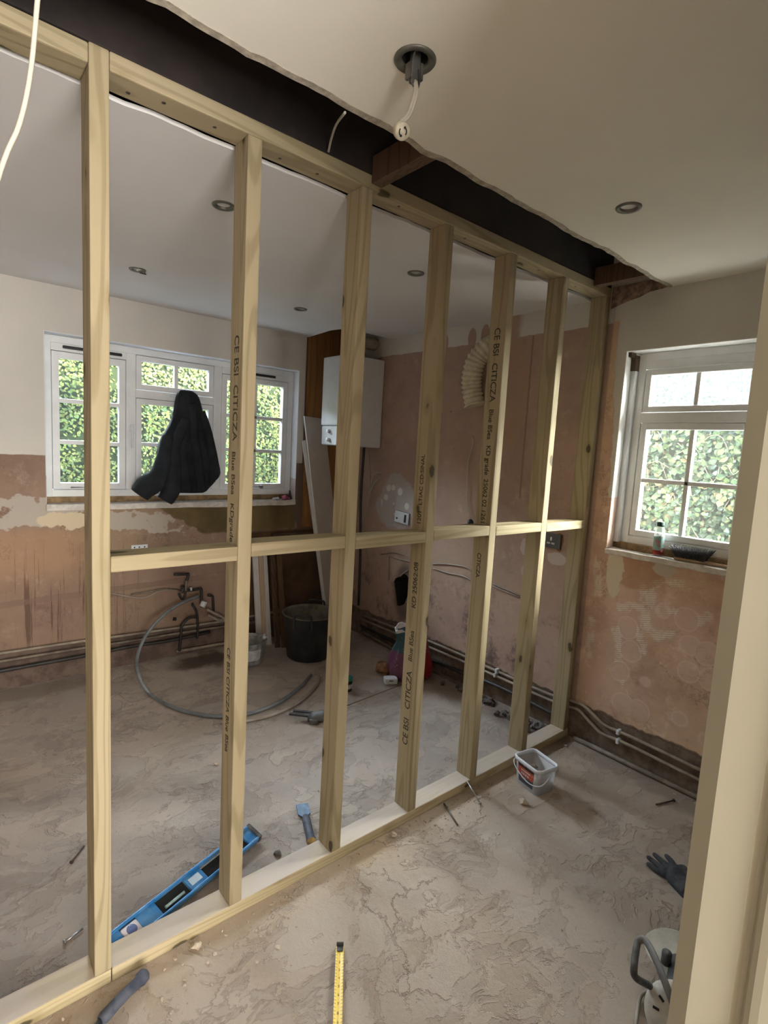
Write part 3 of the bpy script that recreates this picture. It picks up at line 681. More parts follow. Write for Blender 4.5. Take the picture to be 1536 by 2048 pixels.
# chipped timber block in the corner of the reveal
b = B(); b.box(.055, W2[1]-.030, 2.055, D2-.02, W2[1]-.001, 2.135, .004); b.box(.02, W2[1]-.022, 2.122, D2-.03, W2[1]-.001, 2.146, .004)
tag(b.done('timber_block', 'rough_wood'), 'small brown timber block left in the top corner of the near window reveal', 'wood block')

# ------------------------------------------------------------------ outside
def leaf_mesh(b, c, nrm, s, mi, shape=0):
    nrm = nrm.normalized(); a = nrm.orthogonal().normalized(); a = Matrix.Rotation(random.random()*6.28, 3, nrm) @ a; t = nrm.cross(a)
    pr = ((0, -1), (.62, -.45), (.75, .2), (.0, 1.05), (-.75, .2), (-.62, -.45)) if shape == 0 else ((0, -1), (.55, -.3), (.5, .4), (0, 1), (-.5, .4), (-.55, -.3))
    vs = [b.bm.verts.new(c + a*u*s + t*v*s + nrm*(-.25*s*abs(u))) for u, v in pr]
    f = b.bm.faces.new(vs); f.material_index = mi
def leafmat(name, col):
    k = NB(name); oi = k.noi(k.pos(), 3, 3); k.b.inputs['Roughness'].default_value = .4
    c = k.mix(k.st(oi, .35, .65), col, tuple(x*.6 for x in col)); k.fin(c, .42)
    return k.m
for i, cc in enumerate(((.20, .30, .085), (.29, .36, .10), (.14, .25, .11), (.34, .38, .12))): M_['hl%d' % i] = leafmat('hedge_leaf_%d' % i, cc)
for i, cc in enumerate(((.085, .155, .08), (.15, .24, .10), (.045, .09, .055), (.24, .22, .12))): M_['il%d' % i] = leafmat('ivy_leaf_%d' % i, cc)
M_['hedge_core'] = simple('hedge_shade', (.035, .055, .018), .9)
M_['stem'] = simple('ivy_stem', (.42, .33, .24), .8)
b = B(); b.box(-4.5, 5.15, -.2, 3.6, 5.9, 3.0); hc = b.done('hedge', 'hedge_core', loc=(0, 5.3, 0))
tag(hc, 'tall clipped garden hedge beyond the far window', 'hedge')
b = B()
for i in range(26000):
    x = random.uniform(-3.4, 2.6); z = random.uniform(.2, 3.0)
    y = 5.13 + .09*mnoise.noise(Vector((x*3, z*3, 0))) - random.random()*.07
    leaf_mesh(b, Vector((x, y, z)), Vector((random.uniform(-.8, .8), -1, random.uniform(-.3, 1.1))), random.uniform(.014, .028), random.choice((0, 0, 1, 1, 2, 3)), 1)
lv = b.done('leaves', ['hl0', 'hl1', 'hl2', 'hl3'], hc, loc=(0, 0, 0)); lv.location = -hc.location; lv['kind'] = 'stuff'
# garden wall with ivy
k = NB('pebbledash'); p = k.pos(); v = k.vor(p, 36); 
k.bump(k.ma('ADD', k.noi(p, 46, 5, .7), v), 1.0, .02); M_['pebble'] = k.fin(k.mix(k.st(k.noi(p, 50, 4), .4, .65), (.20, .24, .265), (.10, .125, .14)), .9)
b = B(); b.box(2.05, -1.15, -.2, 2.25, 4.6, 2.75); tag(b.done('garden_wall', 'pebble'), 'white pebbledashed wall seen through the near window above the ivy', 'outside wall')
ivy = thing('ivy', 'dense green ivy climbing the white wall outside the near window', 'ivy', (2.0, 0, 0))
b = B(); 
def ivy_top(y): return 1.98 + .05*mnoise.noise(Vector((y*5, 0, 0)))
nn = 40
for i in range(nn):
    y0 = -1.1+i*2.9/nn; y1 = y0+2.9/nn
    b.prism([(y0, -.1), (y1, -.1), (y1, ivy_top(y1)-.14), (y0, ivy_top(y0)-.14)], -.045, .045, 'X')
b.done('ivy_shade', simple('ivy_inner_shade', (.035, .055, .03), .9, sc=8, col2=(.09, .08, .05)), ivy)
b = B()
for i in range(11000):
    y = random.uniform(-1.1, 1.8); zt_ = ivy_top(y); z = random.uniform(.4, zt_)
    if z > zt_-.12 and random.random() < .45: continue
    x = -.05 - random.random()*.11
    leaf_mesh(b, Vector((x, y, z)), Vector((-1, random.uniform(-.8, .8), random.uniform(-.2, 1.1))), random.uniform(.014, .036), random.choice((0, 0, 0, 1, 2, 2, 2, 3)))
lv = b.done('leaves', ['il0', 'il1', 'il2', 'il3'], ivy); lv['kind'] = 'stuff'
b = B()
for i in range(90):
    y = random.uniform(-1.0, 1.6); z = random.uniform(.6, 1.85); d = random.uniform(-.9, .9)
    b.tube(smoothpts([(-.13, y, z), (-.15, y+d*.10, z+random.uniform(-.04, .06)), (-.14, y+d*.2, z+random.uniform(-.08, .1)), (-.12, y+d*.3, z+random.uniform(-.15, .1))], 3), .003, 4)
lv = b.done('stems', 'stem', ivy); lv['kind'] = 'stuff'
b = B(); b.box(-8, YF+.2, -.25, 4, 9, -.15); b.box(.2, -5, -.25, 4, YF+.3, -.16); struct(b.done('garden_ground', simple('garden_ground', (.55, .54, .50), .95), loc=(0, 0, 0)))

# ------------------------------------------------------------------ timber stud frame
fr = thing('stud_wall_frame', 'new pale softwood stud frame dividing the room, with studs, noggins and plates', 'partition frame', (0, 0, 0))
T = .0443; DP = .088
def timber(name, p0, p1, w_, d_, mat='wood', axis='Z', bev=.004):
    """timber from p0 to p1 along an axis; w_,d_ are its section; local Z is the grain"""
    L = (Vector(p1)-Vector(p0)).length
    b = B(); b.box(-w_/2, -d_/2, 0, w_/2, d_/2, L, bev)
    o = b.done(name, mat, fr, loc=(0, 0, 0)); o.location = p0
    if axis == 'X': o.rotation_euler = (PI/2, 0, PI/2)   # local z->x, local x->y, local y->z
    return o
XS = [-2.4607, -2.0594, -1.654, -1.2567, -.8573, -.454, -.0533]
studs = []
for i, x in enumerate(XS):
    top = H + (T if i == 0 else 0)
    studs.append(timber('stud', (x+T/2, DP/2, T), (x+T/2, DP/2, top), T, DP))
timber('sole_plate', (XS[0]+T+.001, DP/2, T/2), (-.004, DP/2, T/2), DP, T, 'wood_sole', 'X')
timber('sole_plate', (-4.2, DP/2, T/2), (XS[0]+T-.001, DP/2, T/2), DP, T, 'wood_sole', 'X')
tp = timber('top_plate', (XS[0]+T+.0005, DP/2, H+T/2), (-.004, DP/2, H+T/2), DP, T, 'wood_top', 'X')
tp2 = timber('top_plate', (-4.2, DP/2, H+T/2-.004), (XS[0]-.0005, DP/2, H+T/2-.004), DP, T, 'wood_top', 'X')
ntop = [1.256, 1.264, 1.257, 1.262, 1.258, 1.254]
for i in range(6):
    timber('noggin', (XS[i]+T+.0005, DP/2, ntop[i]-T/2), (XS[i+1]-.0005, DP/2, ntop[i]-T/2), DP, T, 'wood', 'X')
# screws driven up into the top plate
bz = H-.0008
for x in (-2.36, -2.28, -2.14, -1.93, -1.80, -1.47, -1.10, -.70, -.60, -.28):
    b = B(); b.lathe([(.0001, 0), (.0055, 0), (.0055, .002), (.0001, .002)], (0, 0, 0), 10)
    o = b.done('screw', 'rust_steel', tp, loc=(0, 0, 0)); o.matrix_parent_inverse = (Matrix.Translation(tp.location) @ Euler(tp.rotation_euler).to_matrix().to_4x4()).inverted()
    o.location = (x, .03+.03*random.random(), bz)
def stamp(stud, xface, txt, z, size, down=True, yc=.044, sx=1.0):
    cu = bpy.data.curves.new('t', 'FONT'); cu.body = txt; cu.size = size; cu.extrude = .0002; cu.align_y = 'CENTER'; cu.align_x = 'LEFT'; cu.space_character = 1.0; cu.offset = .0004
    to = bpy.data.objects.new('t', cu); C.objects.link(to); bpy.context.view_layer.update()
    me = bpy.data.meshes.new_from_object(to.evaluated_get(bpy.context.evaluated_depsgraph_get())); me.materials.clear(); me.materials.append(M_['ink'])
    bpy.data.objects.remove(to); bpy.data.curves.remove(cu)
    R3 = Matrix(((0, 0, -1), (0, -1, 0), (-1, 0, 0))) if down else Matrix(((0, 0, -1), (0, 1, 0), (1, 0, 0)))
    Mx = Matrix.Translation((xface-.0004, yc, z)) @ R3.to_4x4() @ Matrix.Diagonal((sx, 1, 1, 1))
    me.transform(Matrix.Translation(-Vector(stud.location)) @ Mx)
    o = bpy.data.objects.new('grade_stamp', me); C.objects.link(o); o.parent = stud
stamp(studs[1], XS[1], 'CE BSI', 1.89, .044); stamp(studs[1], XS[1], 'CITICZA', 1.745, .042, sx=1.05); stamp(studs[1], XS[1], 'Blue BSea', 1.545, .034, yc=.048); stamp(studs[1], XS[1], 'KDgrade', 1.385, .034, yc=.05)
stamp(studs[1], XS[1], 'CE BSI CITICZA Blue BSea', .92, .032, yc=.05)
stamp(studs[3], XS[3], 'CE BSI', .33, .044, False); stamp(studs[3], XS[3], 'CITICZA', .49, .042, False, sx=1.05); stamp(studs[3], XS[3], 'Blue BSea', .70, .034, False); stamp(studs[3], XS[3], 'KD 25062:08', .93, .036, False)
stamp(studs[3], XS[3], '1201', 1.28, .03, False); stamp(studs[3], XS[3], 'LTIAC CD:SINAL', 1.36, .028, False)
stamp(studs[4], XS[4], 'CE BSI', 2.13, .044); stamp(studs[4], XS[4], 'CITICZA', 1.98, .042, sx=1.05); stamp(studs[4], XS[4], 'Blue BSea', 1.78, .034); stamp(studs[4], XS[4], 'KD grade', 1.62, .034); stamp(studs[4], XS[4], '25062 02 1261', 1.47, .034)
stamp(studs[4], XS[4], 'CITICZA', 1.13, .03, yc=.05)
# twisted tie wire and nails left in
# ------------------------------------------------------------------ downlights
labs = ['round grey recessed downlight ring in the near ceiling with its lampholder pulled out', 'round grey recessed downlight in the near ceiling above the right window wall',
        'round recessed downlight in the far ceiling beside the second stud from the left', 'round recessed downlight in the far ceiling between the third and fourth full studs',
        'recessed downlight with a hanging spring clip in the far ceiling nearest the long window', 'small looking recessed downlight in the far ceiling nearest the boiler']
for i, (x, y) in enumerate(spots):
    t = thing('recessed_downlight', labs[i], 'downlight', (x, y, H), group='recessed ceiling downlights')
    R0 = .047 if i == 0 else .042
    b = B(); b.lathe([(R0*.62, .008), (R0*.64, -.001), (R0*.70, -.004), (R0*.95, -.005), (R0, -.002), (R0, 0.0006), (R0*.62, .008)], seg=40); b.done('trim_ring', 'grey_metal', t)
    b = B(); b.lathe([(.029, .004), (.031, .05), (.020, .085), (.0001, .086)], seg=24); b.done('housing', 'void', t)
    if i not in (0,):
        b = B(); b.lathe([(.0001, .012), (.017, .010), (.022, .004), (.026, .003), (.027, .02), (.012, .045), (.0001, .05)], seg=24); b.done('lamp', 'lamp_glass', t)
    if i in (0, 4):
        b = B()
        if i == 0:
            b.box(-.012, -.006, -.052, .012, .004, .03, .002); b.box(-.018, -.010, -.012, -.010, .010, -.045, .001); b.box(.010, -.010, -.005, .018, .008, -.04, .001)
            b.tube([(-.010, -.006, -.03), (-.014, -.008, -.054), (-.006, -.006, -.060)], .0018, 6); b.tube([(.006, -.006, -.02), (.008, -.01, -.05), (.004, -.01, -.064)], .0018, 6)
            b.tube(smoothpts([(-.004, -.012, .01), (-.02, -.02, -.005), (-.022, -.018, -.03), (-.016, -.01, -.05)], 4), .0014, 6)
        else: b.tube([(.03, 0, -.002), (.045, .01, -.012), (.02, .03, -.006)], .003, 6)
        b.done('spring_clip', 'black_dusty' if i == 0 else 'rust_steel', t)
    if i == 0:
        lh = Vector((-1.951+1.923, 0, 2.276-H))
        b = B(); b.tube(smoothpts([(.0, -.004, -.045), (-.003, -.008, -.075), (-.016, -.004, -.12), lh+Vector((-.004, .006, .016))], 5), .0042, 8)
        b.tube(smoothpts([(.004, -.004, -.045), (.000, -.012, -.075), (-.012, -.009, -.12), lh+Vector((.001, .002, .016))], 5), .0035, 8); b.done('cable', 'cable_white', t)
        # ceramic lampholder, its pin face turned to the doorway
        nd = (CAM - Vector((-1.951, -.538, 2.276))).normalized(); nd = (nd + Vector((.35, -.1, -.05))).normalized()
        q = nd.to_track_quat('Z', 'Y').to_matrix().to_4x4(); q.translation = lh
        b = B(); b.lathe([(.0001, -.012), (.0165, -.011), (.0178, -.004), (.0178, .006), (.016, .009), (.0001, .0095)], seg=28, mat=q); hold = b.done('lampholder', 'ceramic', t)
        b = B()
        for a0 in (.4, .4+PI):
            b.tube([q @ Vector((.0085*math.cos(a0+d_), .0085*math.sin(a0+d_), .0098)) for d_ in (-.9, -.6, -.3, 0, .3, .6, .9)], .0014, 6)
            b.lathe([(.0001, .0104), (.0026, .0104), (.0026, .009), (.0001, .009)], (.0085*math.cos(a0+.9), .0085*math.sin(a0+.9), 0), 10, mat=q)
        b.done('pin_slot', 'void', hold)

# cables hanging from ceiling
a0 = at(75, 0, 1, -.9); a1 = at(60, 150, 1, -.9); a2 = at(38, 250, 1, -.9); a3 = at(0, 345, 1, -.9)
b = B(); b.tube(smoothpts([(a0.x+.03, -.9, H), (a0.x+.018, -.9, a0.z+.2), a0, a1, a2, a3, (a3.x-.035, -.9, a3.z-.14), (a3.x-.05, -.9, a3.z-.2)], 8), .0022, 8)
tag(b.done('hanging_cord', 'cable_white'), 'white cord hanging from the ceiling at the upper left corner', 'cord')
p0 = at(690, 225, 2, H-.003); p1 = at(657, 303, 1, -.006)
b = B(); b.tube(smoothpts([p0, at(672, 250, 1, -.14), at(662, 280, 1, -.05), p1], 5), [.0035]*15+[.004], 8)
tag(b.done('cable_offcut', 'cable_white'), 'short white cable offcut dangling across the dark beam', 'cable')

# ------------------------------------------------------------------ boiler corner
b = B(); b.box(-.419, YF-.016, .90, -.004, YF-.001, H+.3, .001)
tag(b.done('backing_board', 'plywood'), 'brown plywood board fixed behind the boiler', 'board')
bo = thing('boiler', 'white wall-hung boiler in the far corner of the room', 'boiler', (0, 0, 1.585))
bx0, by0, by1, bh = -.365, 1.835, 2.135, .685
b = B(); b.box(bx0, by0, .0, -.006, by1, bh, .010); b.done('casing', 'boiler', bo)
b = B(); b.box(bx0-.022, by0+.008, .155, bx0+.004, by1-.004, bh-.006, .012); b.done('front_cover', 'boiler', bo)
b = B(); b.box(bx0-.010, by0+.016, .006, bx0+.002, by1-.006, .148, .003); cp = b.done('control_panel', 'boiler_panel', bo)
for kz, ky in ((.11, by0+.19), (.045, by0+.19)):
    b = B(); b.lathe([(.0001, -.022), (.014, -.022), (.016, -.008), (.016, 0), (.0001, 0)], (bx0-.008, ky, kz), 20, 'X'); b.done('knob', 'white_plastic', cp)
b = B(); b.lathe([(.050, .0), (.050, .06), (.056, .075), (.050, .10)], (-.16, 1.98, bh), 24)
b.tube(smoothpts([(-.16, 1.98, bh+.10), (-.15, 1.98, bh+.135), (-.10, 1.98, bh+.14), (-.004, 1.98, bh+.14)], 5), .05, 20); b.done('flue_pipe', 'grey_dusty', bo)
for i, (px_, x_, y_) in enumerate(((0, -.30, 1.90), (0, -.26, 1.92), (0, -.21, 1.90), (0, -.165, 1.93), (0, -.12, 1.90))):
    b = B(); zb = (.20, .16, .22, .5, .28)[i]
    b.tube(smoothpts([(x_, y_, 1.59), (x_, y_+.01, 1.2), (x_+.01*i, y_+.03, .7), (x_+.01*i, y_+.02, zb)], 4), .011 if i % 2 == 0 else .0075, 8)
    tag(b.done('boiler_pipe', 'pipe_black' if i != 3 else 'copper_dusty'), 'thin dark pipe running down from the underside of the boiler', 'pipe', 'pipes below the boiler')
b = B(); b.tube(smoothpts([at(738, 905, 0, -.03), at(741, 985, 0, -.03), at(731, 1030, 0, -.04), at(726, 1070, 0, -.05), at(742, 1140, 0, -.03), at(738, 1170, 0, -.02)], 6), .004, 6)
tag(b.done('loose_cable', 'cable_grey'), 'thin pale cable dangling beside the dark boiler pipes', 'cable')
for pts_ in (((764, 944), (748, 950), (741, 972), (740, 986)), ((764, 952), (750, 965), (742, 980), (740, 994))):
    b = B(); b.tube(smoothpts([at(x_, y_, 0, -.012-.01*(i in (1, 2))) for i, (x_, y_) in enumerate(pts_)], 6), .0035, 6)
    tag(b.done('loop_of_cable', 'cable_white'), 'pale cable end looping out of the right wall below the boiler', 'cable', 'cable ends below the boiler')

# duct on the wall
def arcpts(): return [at(930+20, 812, 0, -.075), at(944, 780, 0, -.085), at(944, 750, 0, -.095), at(954, 718, 0, -.085), at(975, 696, 0, -.05), at(990, 690, 0, .03)]
pp = smoothpts(arcpts(), 14); rr_ = [(.062 + .006*math.sin(i*1.55)) * (1.08 if i < 2 else 1) for i in range(len(pp))]
b = B(); b.tube(pp, rr_, 24, cap=True); tag(b.done('flexible_duct', 'duct'), 'cream ribbed flexible duct bent out of the right wall', 'duct')

# switches and sockets
def plate(name, label, cat, y0, y1, z0, z1, mat, tilt=0):
    t = thing(name, label, cat, (0, (y0+y1)/2, (z0+z1)/2), (tilt, 0, 0)); w_ = (y1-y0)/2; h_ = (z1-z0)/2
    b = B(); b.box(-.006, -w_*1.0, -h_, 0, w_, h_, .002); b.done('back_box', 'black_dusty', t)
    b = B(); b.box(-.016, -w_*.97, -h_*.97, -.006, w_*.97, h_*.97, .003); f = b.done('face_plate', mat, t); return t, f, w_, h_
t, f, w_, h_ = plate('fused_switch', 'white double switch plate on grey filler on the right wall', 'switch', 1.445, 1.605, 1.02, 1.11, 'white_plastic', .06)
b = B(); b.box(-.021, -.055, -.030, -.015, -.035, .030, .002); b.done('rocker', 'frame_gap', f)
b = B(); b.lathe([(.0001, -.019), (.008, -.019), (.008, -.014), (.0001, -.014)], (0, .05, -.012), 12, 'X'); b.done('indicator', 'black_dusty', f)
t, f, w_, h_ = plate('wall_socket', 'dark metal wall socket on the right wall by the last stud', 'socket', .155, .30, 1.06, 1.145, 'socket_grey')
for dy in (.0,):
    for (yy_, zz_, a_, c_) in ((-.012, .012, .005, .010), (-.026, -.014, .010, .005), (.004, -.014, .010, .005)):
        b = B(); b.box(-.019, yy_-a_, zz_-c_, -.0155, yy_+a_, zz_+c_, .001); b.done('pin_hole', 'white_plastic', f)
b = B(); b.box(-.022, .040, .012, -.0155, .062, .036, .002); b.done('rocker', 'white_plastic', f)
# pendant cable with black plug end on far right wall
b = B(); b.tube(smoothpts([at(945, 872, 0, -.004), at(946, 890, 0, -.014), at(936, 925, 0, -.016), at(934, 975, 0, -.014), at(935, 1010, 0, -.012), at(941, 1038, 0, -.02)], 6), .0035, 6)
pc = b.done('wall_cable', 'cable_white', loc=(0, 0, 0)); tag(pc, 'pale cable hanging down the right wall ending in a round black plug', 'cable')
b = B(); b.rock(at(941, 1045, 0, -.03), .022, .1, 1); o = b.done('plug_end', 'frame_gap', pc, smooth=True)
# chased cables to the right of the hole
for pts_ in (((763, 1108), (790, 1105), (812, 1112), (822, 1120)), ((778, 1112), (800, 1119), (825, 1124)), ((866, 1128), (890, 1128), (930, 1134), (945, 1145)), ((866, 1137), (895, 1146), (925, 1152), (945, 1163)), ((985, 1168), (1010, 1178), (1040, 1191)), ((985, 1172), (1010, 1183), (1040, 1195)),
             ((800, 1153), (808, 1146), (817, 1140)), ((778, 1110), (776, 1160))):
    b = B(); b.tube(smoothpts([at(x_, y_, 0, -.006) for x_, y_ in pts_], 5), .0045, 6)
    tag(b.done('chased_cable', 'cable_grey'), 'thin pale cable lying in a shallow chase across the lower right wall', 'cable', 'chased cables on the right wall')

# ------------------------------------------------------------------ heating pipes
def pipe(pts_, plane, r, mat, label, name='heating_pipe', group=None, n=6):
    b = B(); b.tube(smoothpts([at(x_, y_, *plane) for x_, y_ in pts_], n), r, 10); return tag(b.done(name, mat), label, 'pipe', group)
PR = (0, -.022)
pipe([(722, 1229), (872, 1288), (993, 1342), (1100, 1389), (1145, 1402), (1168, 1412), (1190, 1432), (1212, 1452), (1245, 1466), (1330, 1506), (1425, 1552)], PR, .0085, 'pipe_light', 'upper of the two narrow pipes running along the right wall')
pipe([(722, 1238), (872, 1300), (990, 1351), (1097, 1399), (1145, 1415), (1160, 1422), (1180, 1444), (1205, 1468), (1245, 1484), (1330, 1526), (1420, 1571)], PR, .0085, 'pipe_light', 'lower of the two narrow pipes running along the right wall')
pipe([(722, 1252), (875, 1325), (990, 1370), (1095, 1422), (1120, 1436)], (0, -.03), .013, 'pipe_black', 'thick dark pipe low on the right wall behind the frame')
pipe([(722, 1262), (870, 1345), (930, 1375)], (0, -.035), .010, 'copper_dusty', 'dusty bottom pipe low on the right wall near the boiler corner')
b = B(); b.tube([(-.02, -.05, .015), (-.022, -.4, .014), (-.02, -.75, .014), (-.02, -1.1, .014)], .013, 10)
tag(b.done('floor_pipe', 'copper_dusty'), 'grey pipe lying on the floor along the right wall', 'pipe')
for px_, py_ in ((1237, 1464), (1236, 1482), (994, 1341), (991, 1350)):
    c = at(px_, py_, 0, -.022); b = B(); b.box(-.036, c.y-.008, c.z-.013, -.001, c.y+.008, c.z+.013, .004)
    tag(b.done('pipe_clip', 'white_plastic'), 'small white plastic clip holding a narrow pipe on the right wall', 'pipe clip', 'white pipe clips on the right wall')
PF = (1, YF-.03)
pipe([(-330, 1357), (0, 1307), (160, 1283), (262, 1269), (360, 1255), (440, 1243), (560, 1222)], PF, .009, 'pipe_light', 'top one of three pipes along the foot of the far wall')
pipe([(-330, 1376), (0, 1323), (160, 1297), (262, 1282), (360, 1266), (440, 1254), (560, 1236)], PF, .009, 'copper_dusty', 'middle one of three pipes along the foot of the far wall')
pipe([(-330, 1402), (0, 1342), (160, 1313), (262, 1293), (340, 1281), (420, 1264)], PF, .012, 'pipe_black', 'lowest dark pipe along the foot of the far wall')
pipe([(352, 1303), (400, 1295), (450, 1286), (520, 1275)], PF, .010, 'pipe_light', 'short pale pipe just above the floor under the taps')
vl = thing('pipe_tails', 'black capped sink pipe tails with stop valves sticking out of the far wall', 'plumbing', (-1.3, YF-.05, .1))
def vt(pts_, r, mat, name='pipe_tail', yy_=YF-.05, n=4):
    b = B(); b.tube([p_ - vl.location for p_ in smoothpts([at(x_, y_, 1, yy_) for x_, y_ in pts_], n)], r, 8); return b.done(name, mat, vl)
vt([(348, 1149), (374, 1148.5), (377, 1150), (373, 1163)], .010, 'pipe_black'); vt([(373, 1161), (371, 1182)], .012, 'copper_dusty', 'union'); vt([(371, 1180), (370, 1193), (366, 1198), (362, 1196), (358, 1187)], .009, 'pipe_black')
vt([(371, 1181), (388, 1180)], .010, 'pipe_black'); vt([(380, 1178), (383, 1178)], .014, 'white_plastic', 'valve_nut'); vt([(388, 1180), (400, 1178), (403, 1181), (403.5, 1214)], .010, 'pipe_black')
vt([(404, 1213), (409, 1203)], .022, 'white_plastic', 'valve_handle', YF-.07); vt([(416, 1191), (424, 1192), (426, 1196), (427, 1222)], .009, 'pipe_black')
vt([(414, 1219), (430, 1227), (446, 1235), (447, 1239), (436, 1240), (425, 1234), (416, 1230)], .009, 'cable_grey', 'braided_hose', YF-.09)
vt([(385, 1209), (394, 1227), (395.5, 1260), (394, 1277)], .009, 'pipe_black'); vt([(393, 1234), (378, 1236), (366.5, 1247), (363, 1256), (361, 1280), (359, 1302)], .010, 'pipe_black')
vt([(362, 1185), (366, 1180), (366, 1174), (362, 1176)], .012, 'pipe_black', 'stop_valve')
vt([(346, 1238), (352, 1238)], .013, 'void', 'dark_hole', YF-.004)  # black stub put in for a dark hole in the wall
pipe([(262, 1189), (300, 1183), (330, 1178), (366, 1181)], (1, YF-.012), .006, 'copper_dusty', 'thin twin cable run across the far wall to the taps', 'wall_conduit')
pipe([(220, 1186), (262, 1194), (290, 1195), (320, 1182), (366, 1180)], (1, YF-.012), .005, 'cable_grey', 'thin sagging cable across the far wall left of the taps', 'wall_conduit')
# bracket label on far wall above the noggin
c = at(278, 1094, 1, YF); b = B(); b.box(c.x-.05, YF-.006, c.z-.014, c.x+.055, YF-.001, c.z+.016, .001)
lbk = b.done('fixing_strip', 'white_plastic', loc=(0, 0, 0)); tag(lbk, 'small white perforated strip on the far wall above the first noggin', 'bracket')
for d_ in (-.03, 0, .035):
    b = B(); b.lathe([(.0001, -.001), (.005, -.001), (.005, 0), (.0001, 0)], (c.x+d_, YF-.006, c.z), 8, 'Y'); b.done('screw_hole', 'void', lbk)

# grey hose
hp = [at(398, 1192, 1, YF-.08), at(360, 1208, 1, 2.20), at(325, 1232, 1, 2.14), at(294, 1268, 1, 2.08)]
hp += [at(275, 1312, 1, 1.98), at(277, 1350, 1, 1.80)]
hp += [at(x_, y_, 2, .012) for x_, y_ in ((300, 1388), (345, 1414), (400, 1429), (455, 1433), (510, 1424), (560, 1403), (600, 1374), (622, 1350))]
b = B(); b.tube(smoothpts(hp, 10), .011, 10); tag(b.done('garden_hose', 'hose_grey'), 'long grey hose looping from the taps over the far floor', 'hose')
b = B(); b.tube(smoothpts([at(x_, y_, 2, .010) for x_, y_ in ((440, 1445), (505, 1440), (565, 1422), (612, 1393), (638, 1362), (632, 1343))], 8), .009, 8)
tag(b.done('hose_end', 'cable_grey'), 'paler hose lying alongside the grey hose near the black bucket', 'hose')

# ------------------------------------------------------------------ leaning boards
def lean(name, label, cat, tl, tr, bl, th, mats, edge=True):
    """board between top-left, top-right and bottom-left corners, thickness th away from the viewer"""
    tl, tr, bl = Vector(tl), Vector(tr), Vector(bl); u = tr-tl; v = bl-tl; n = u.cross(v).normalized()
    if n.y < 0: n = -n
    b = B(); P = [tl, tr, tr+v, bl]; A = [b.bm.verts.new(p_) for p_ in P]; Q = [b.bm.verts.new(p_+n*th) for p_ in P]
    b.bm.faces.new(A).material_index = 0; b.bm.faces.new(Q[::-1]).material_index = 0
    for i in range(4): b.bm.faces.new((A[i], A[(i+1) % 4], Q[(i+1) % 4], Q[i])).material_index = 1
    o = b.done(name, mats); tag(o, label, cat); return o
tl = at(609, 832, 1, 2.268); tr = at(649, 838, 1, 2.268); bl = at(657, 1258, 2, 0.0)
lean('white_board', 'long white board leaning against the corner beside the window', 'board', tl, tr, bl, .018, ['mdf', 'board_edge'])
tl = at(605, 882, 1, 2.292); tr = at(611, 880, 1, 2.292); bl = at(650, 1235, 1, 2.22); bl.z = max(bl.z, .0)
lean('white_strip', 'narrow splintered white strip behind the long leaning white board', 'board', tl, tr, bl, .012, ['board_edge', 'board_edge'])
for (xa, xb_, xc, mats, lab) in ((505, 515, 515, ['white_strip', 'white_strip'], 'white painted batten, leftmost of those leaning on the far wall'),
                                (516.5, 524, 527, ['bare_batten', 'bare_batten'], 'bare softwood batten between two white ones leaning on the far wall'),
                                (525.5, 533, 536, ['white_strip', 'white_strip'], 'white painted batten, right of the bare one leaning on the far wall'),
                                (540, 549, 552, ['rough_wood', 'rough_wood'], 'narrow brown timber leaning right of the white battens'),
                                (552, 562, 565, ['brown_ply', 'rough_wood'], 'dark brown timber leaning nearest the black bucket on the far wall')):
    tl = at(xa, 1090, 1, YF-.05); tr = at(xb_, 1090, 1, YF-.05); bl = at(xc, 1290 if xa < 530 else 1296, 2, .002)
    lean('leaning_batten', lab, 'batten', tl, tr, bl, .02, mats)
# brown sheet on the lower corner wall
b = B(); b.box(-.70, YF-.03, .0, -.16, YF-.004, .86, .003); tag(b.done('brown_sheet', 'dark_sheet' if 'dark_sheet' in M_ else simple('dark_brown_sheet', (.115, .068, .040), .85, var=.5, sc=4)), 'dark brown sheet standing against the far wall behind the bucket', 'sheet')

# ------------------------------------------------------------------ buckets
bk = thing('rubble_bucket', 'large black rubber bucket with crusted rim and loop handles by the far wall', 'bucket', (-.63, 1.80, 0))
b = B(); b.lathe([(.0001, .004), (.150, .004), (.160, .012), (.195, .32), (.205, .335)], seg=48); b.mi = 1
b.lathe([(.205, .335), (.208, .342), (.196, .343), (.188, .325), (.152, .05), (.0001, .05)], seg=48)
o = b.done('tub', ['black_rubber', 'bucket_clay'], bk)
for ang in (3.9, .75):
    ca, sa = math.cos(ang), math.sin(ang); tx, ty = -sa, ca
    pts_ = [Vector((ca*.203+tx*d_, sa*.203+ty*d_, z_)) for d_, z_ in ((-.065, .27), (-.062, .35), (-.045, .372), (.045, .372), (.062, .35), (.065, .27))]
    b = B(); b.tube(smoothpts(pts_, 4), .008, 8); b.done('handle', 'black_rubber', bk)
bk = thing('small_bucket', 'small splashed grey plastic bucket with a torn white label, left of the black one', 'bucket', (-1.06, 1.93, 0))
b = B(); b.lathe([(.0001, .003), (.098, .003), (.104, .010), (.128, .155), (.134, .170), (.128, .172), (.120, .155), (.095, .02), (.0001, .02)], seg=40); sb = b.done('pail', 'bucket_grey', bk)
b = B()
for i in range(8):
    a0 = -2.25+i*.13; a1 = a0+.13; z0, z1 = .045, .125; r0, r1 = .1125, .1255
    v = [b.bm.verts.new((r*math.cos(a), r*math.sin(a), z)) for r, a, z in ((r0, a0, z0), (r0, a1, z0), (r1, a1, z1), (r1, a0, z1))]; b.bm.faces.new(v)
o = b.done('label', 'paper', sb); bake(o, [('SOLIDIFY', dict(thickness=.001))])
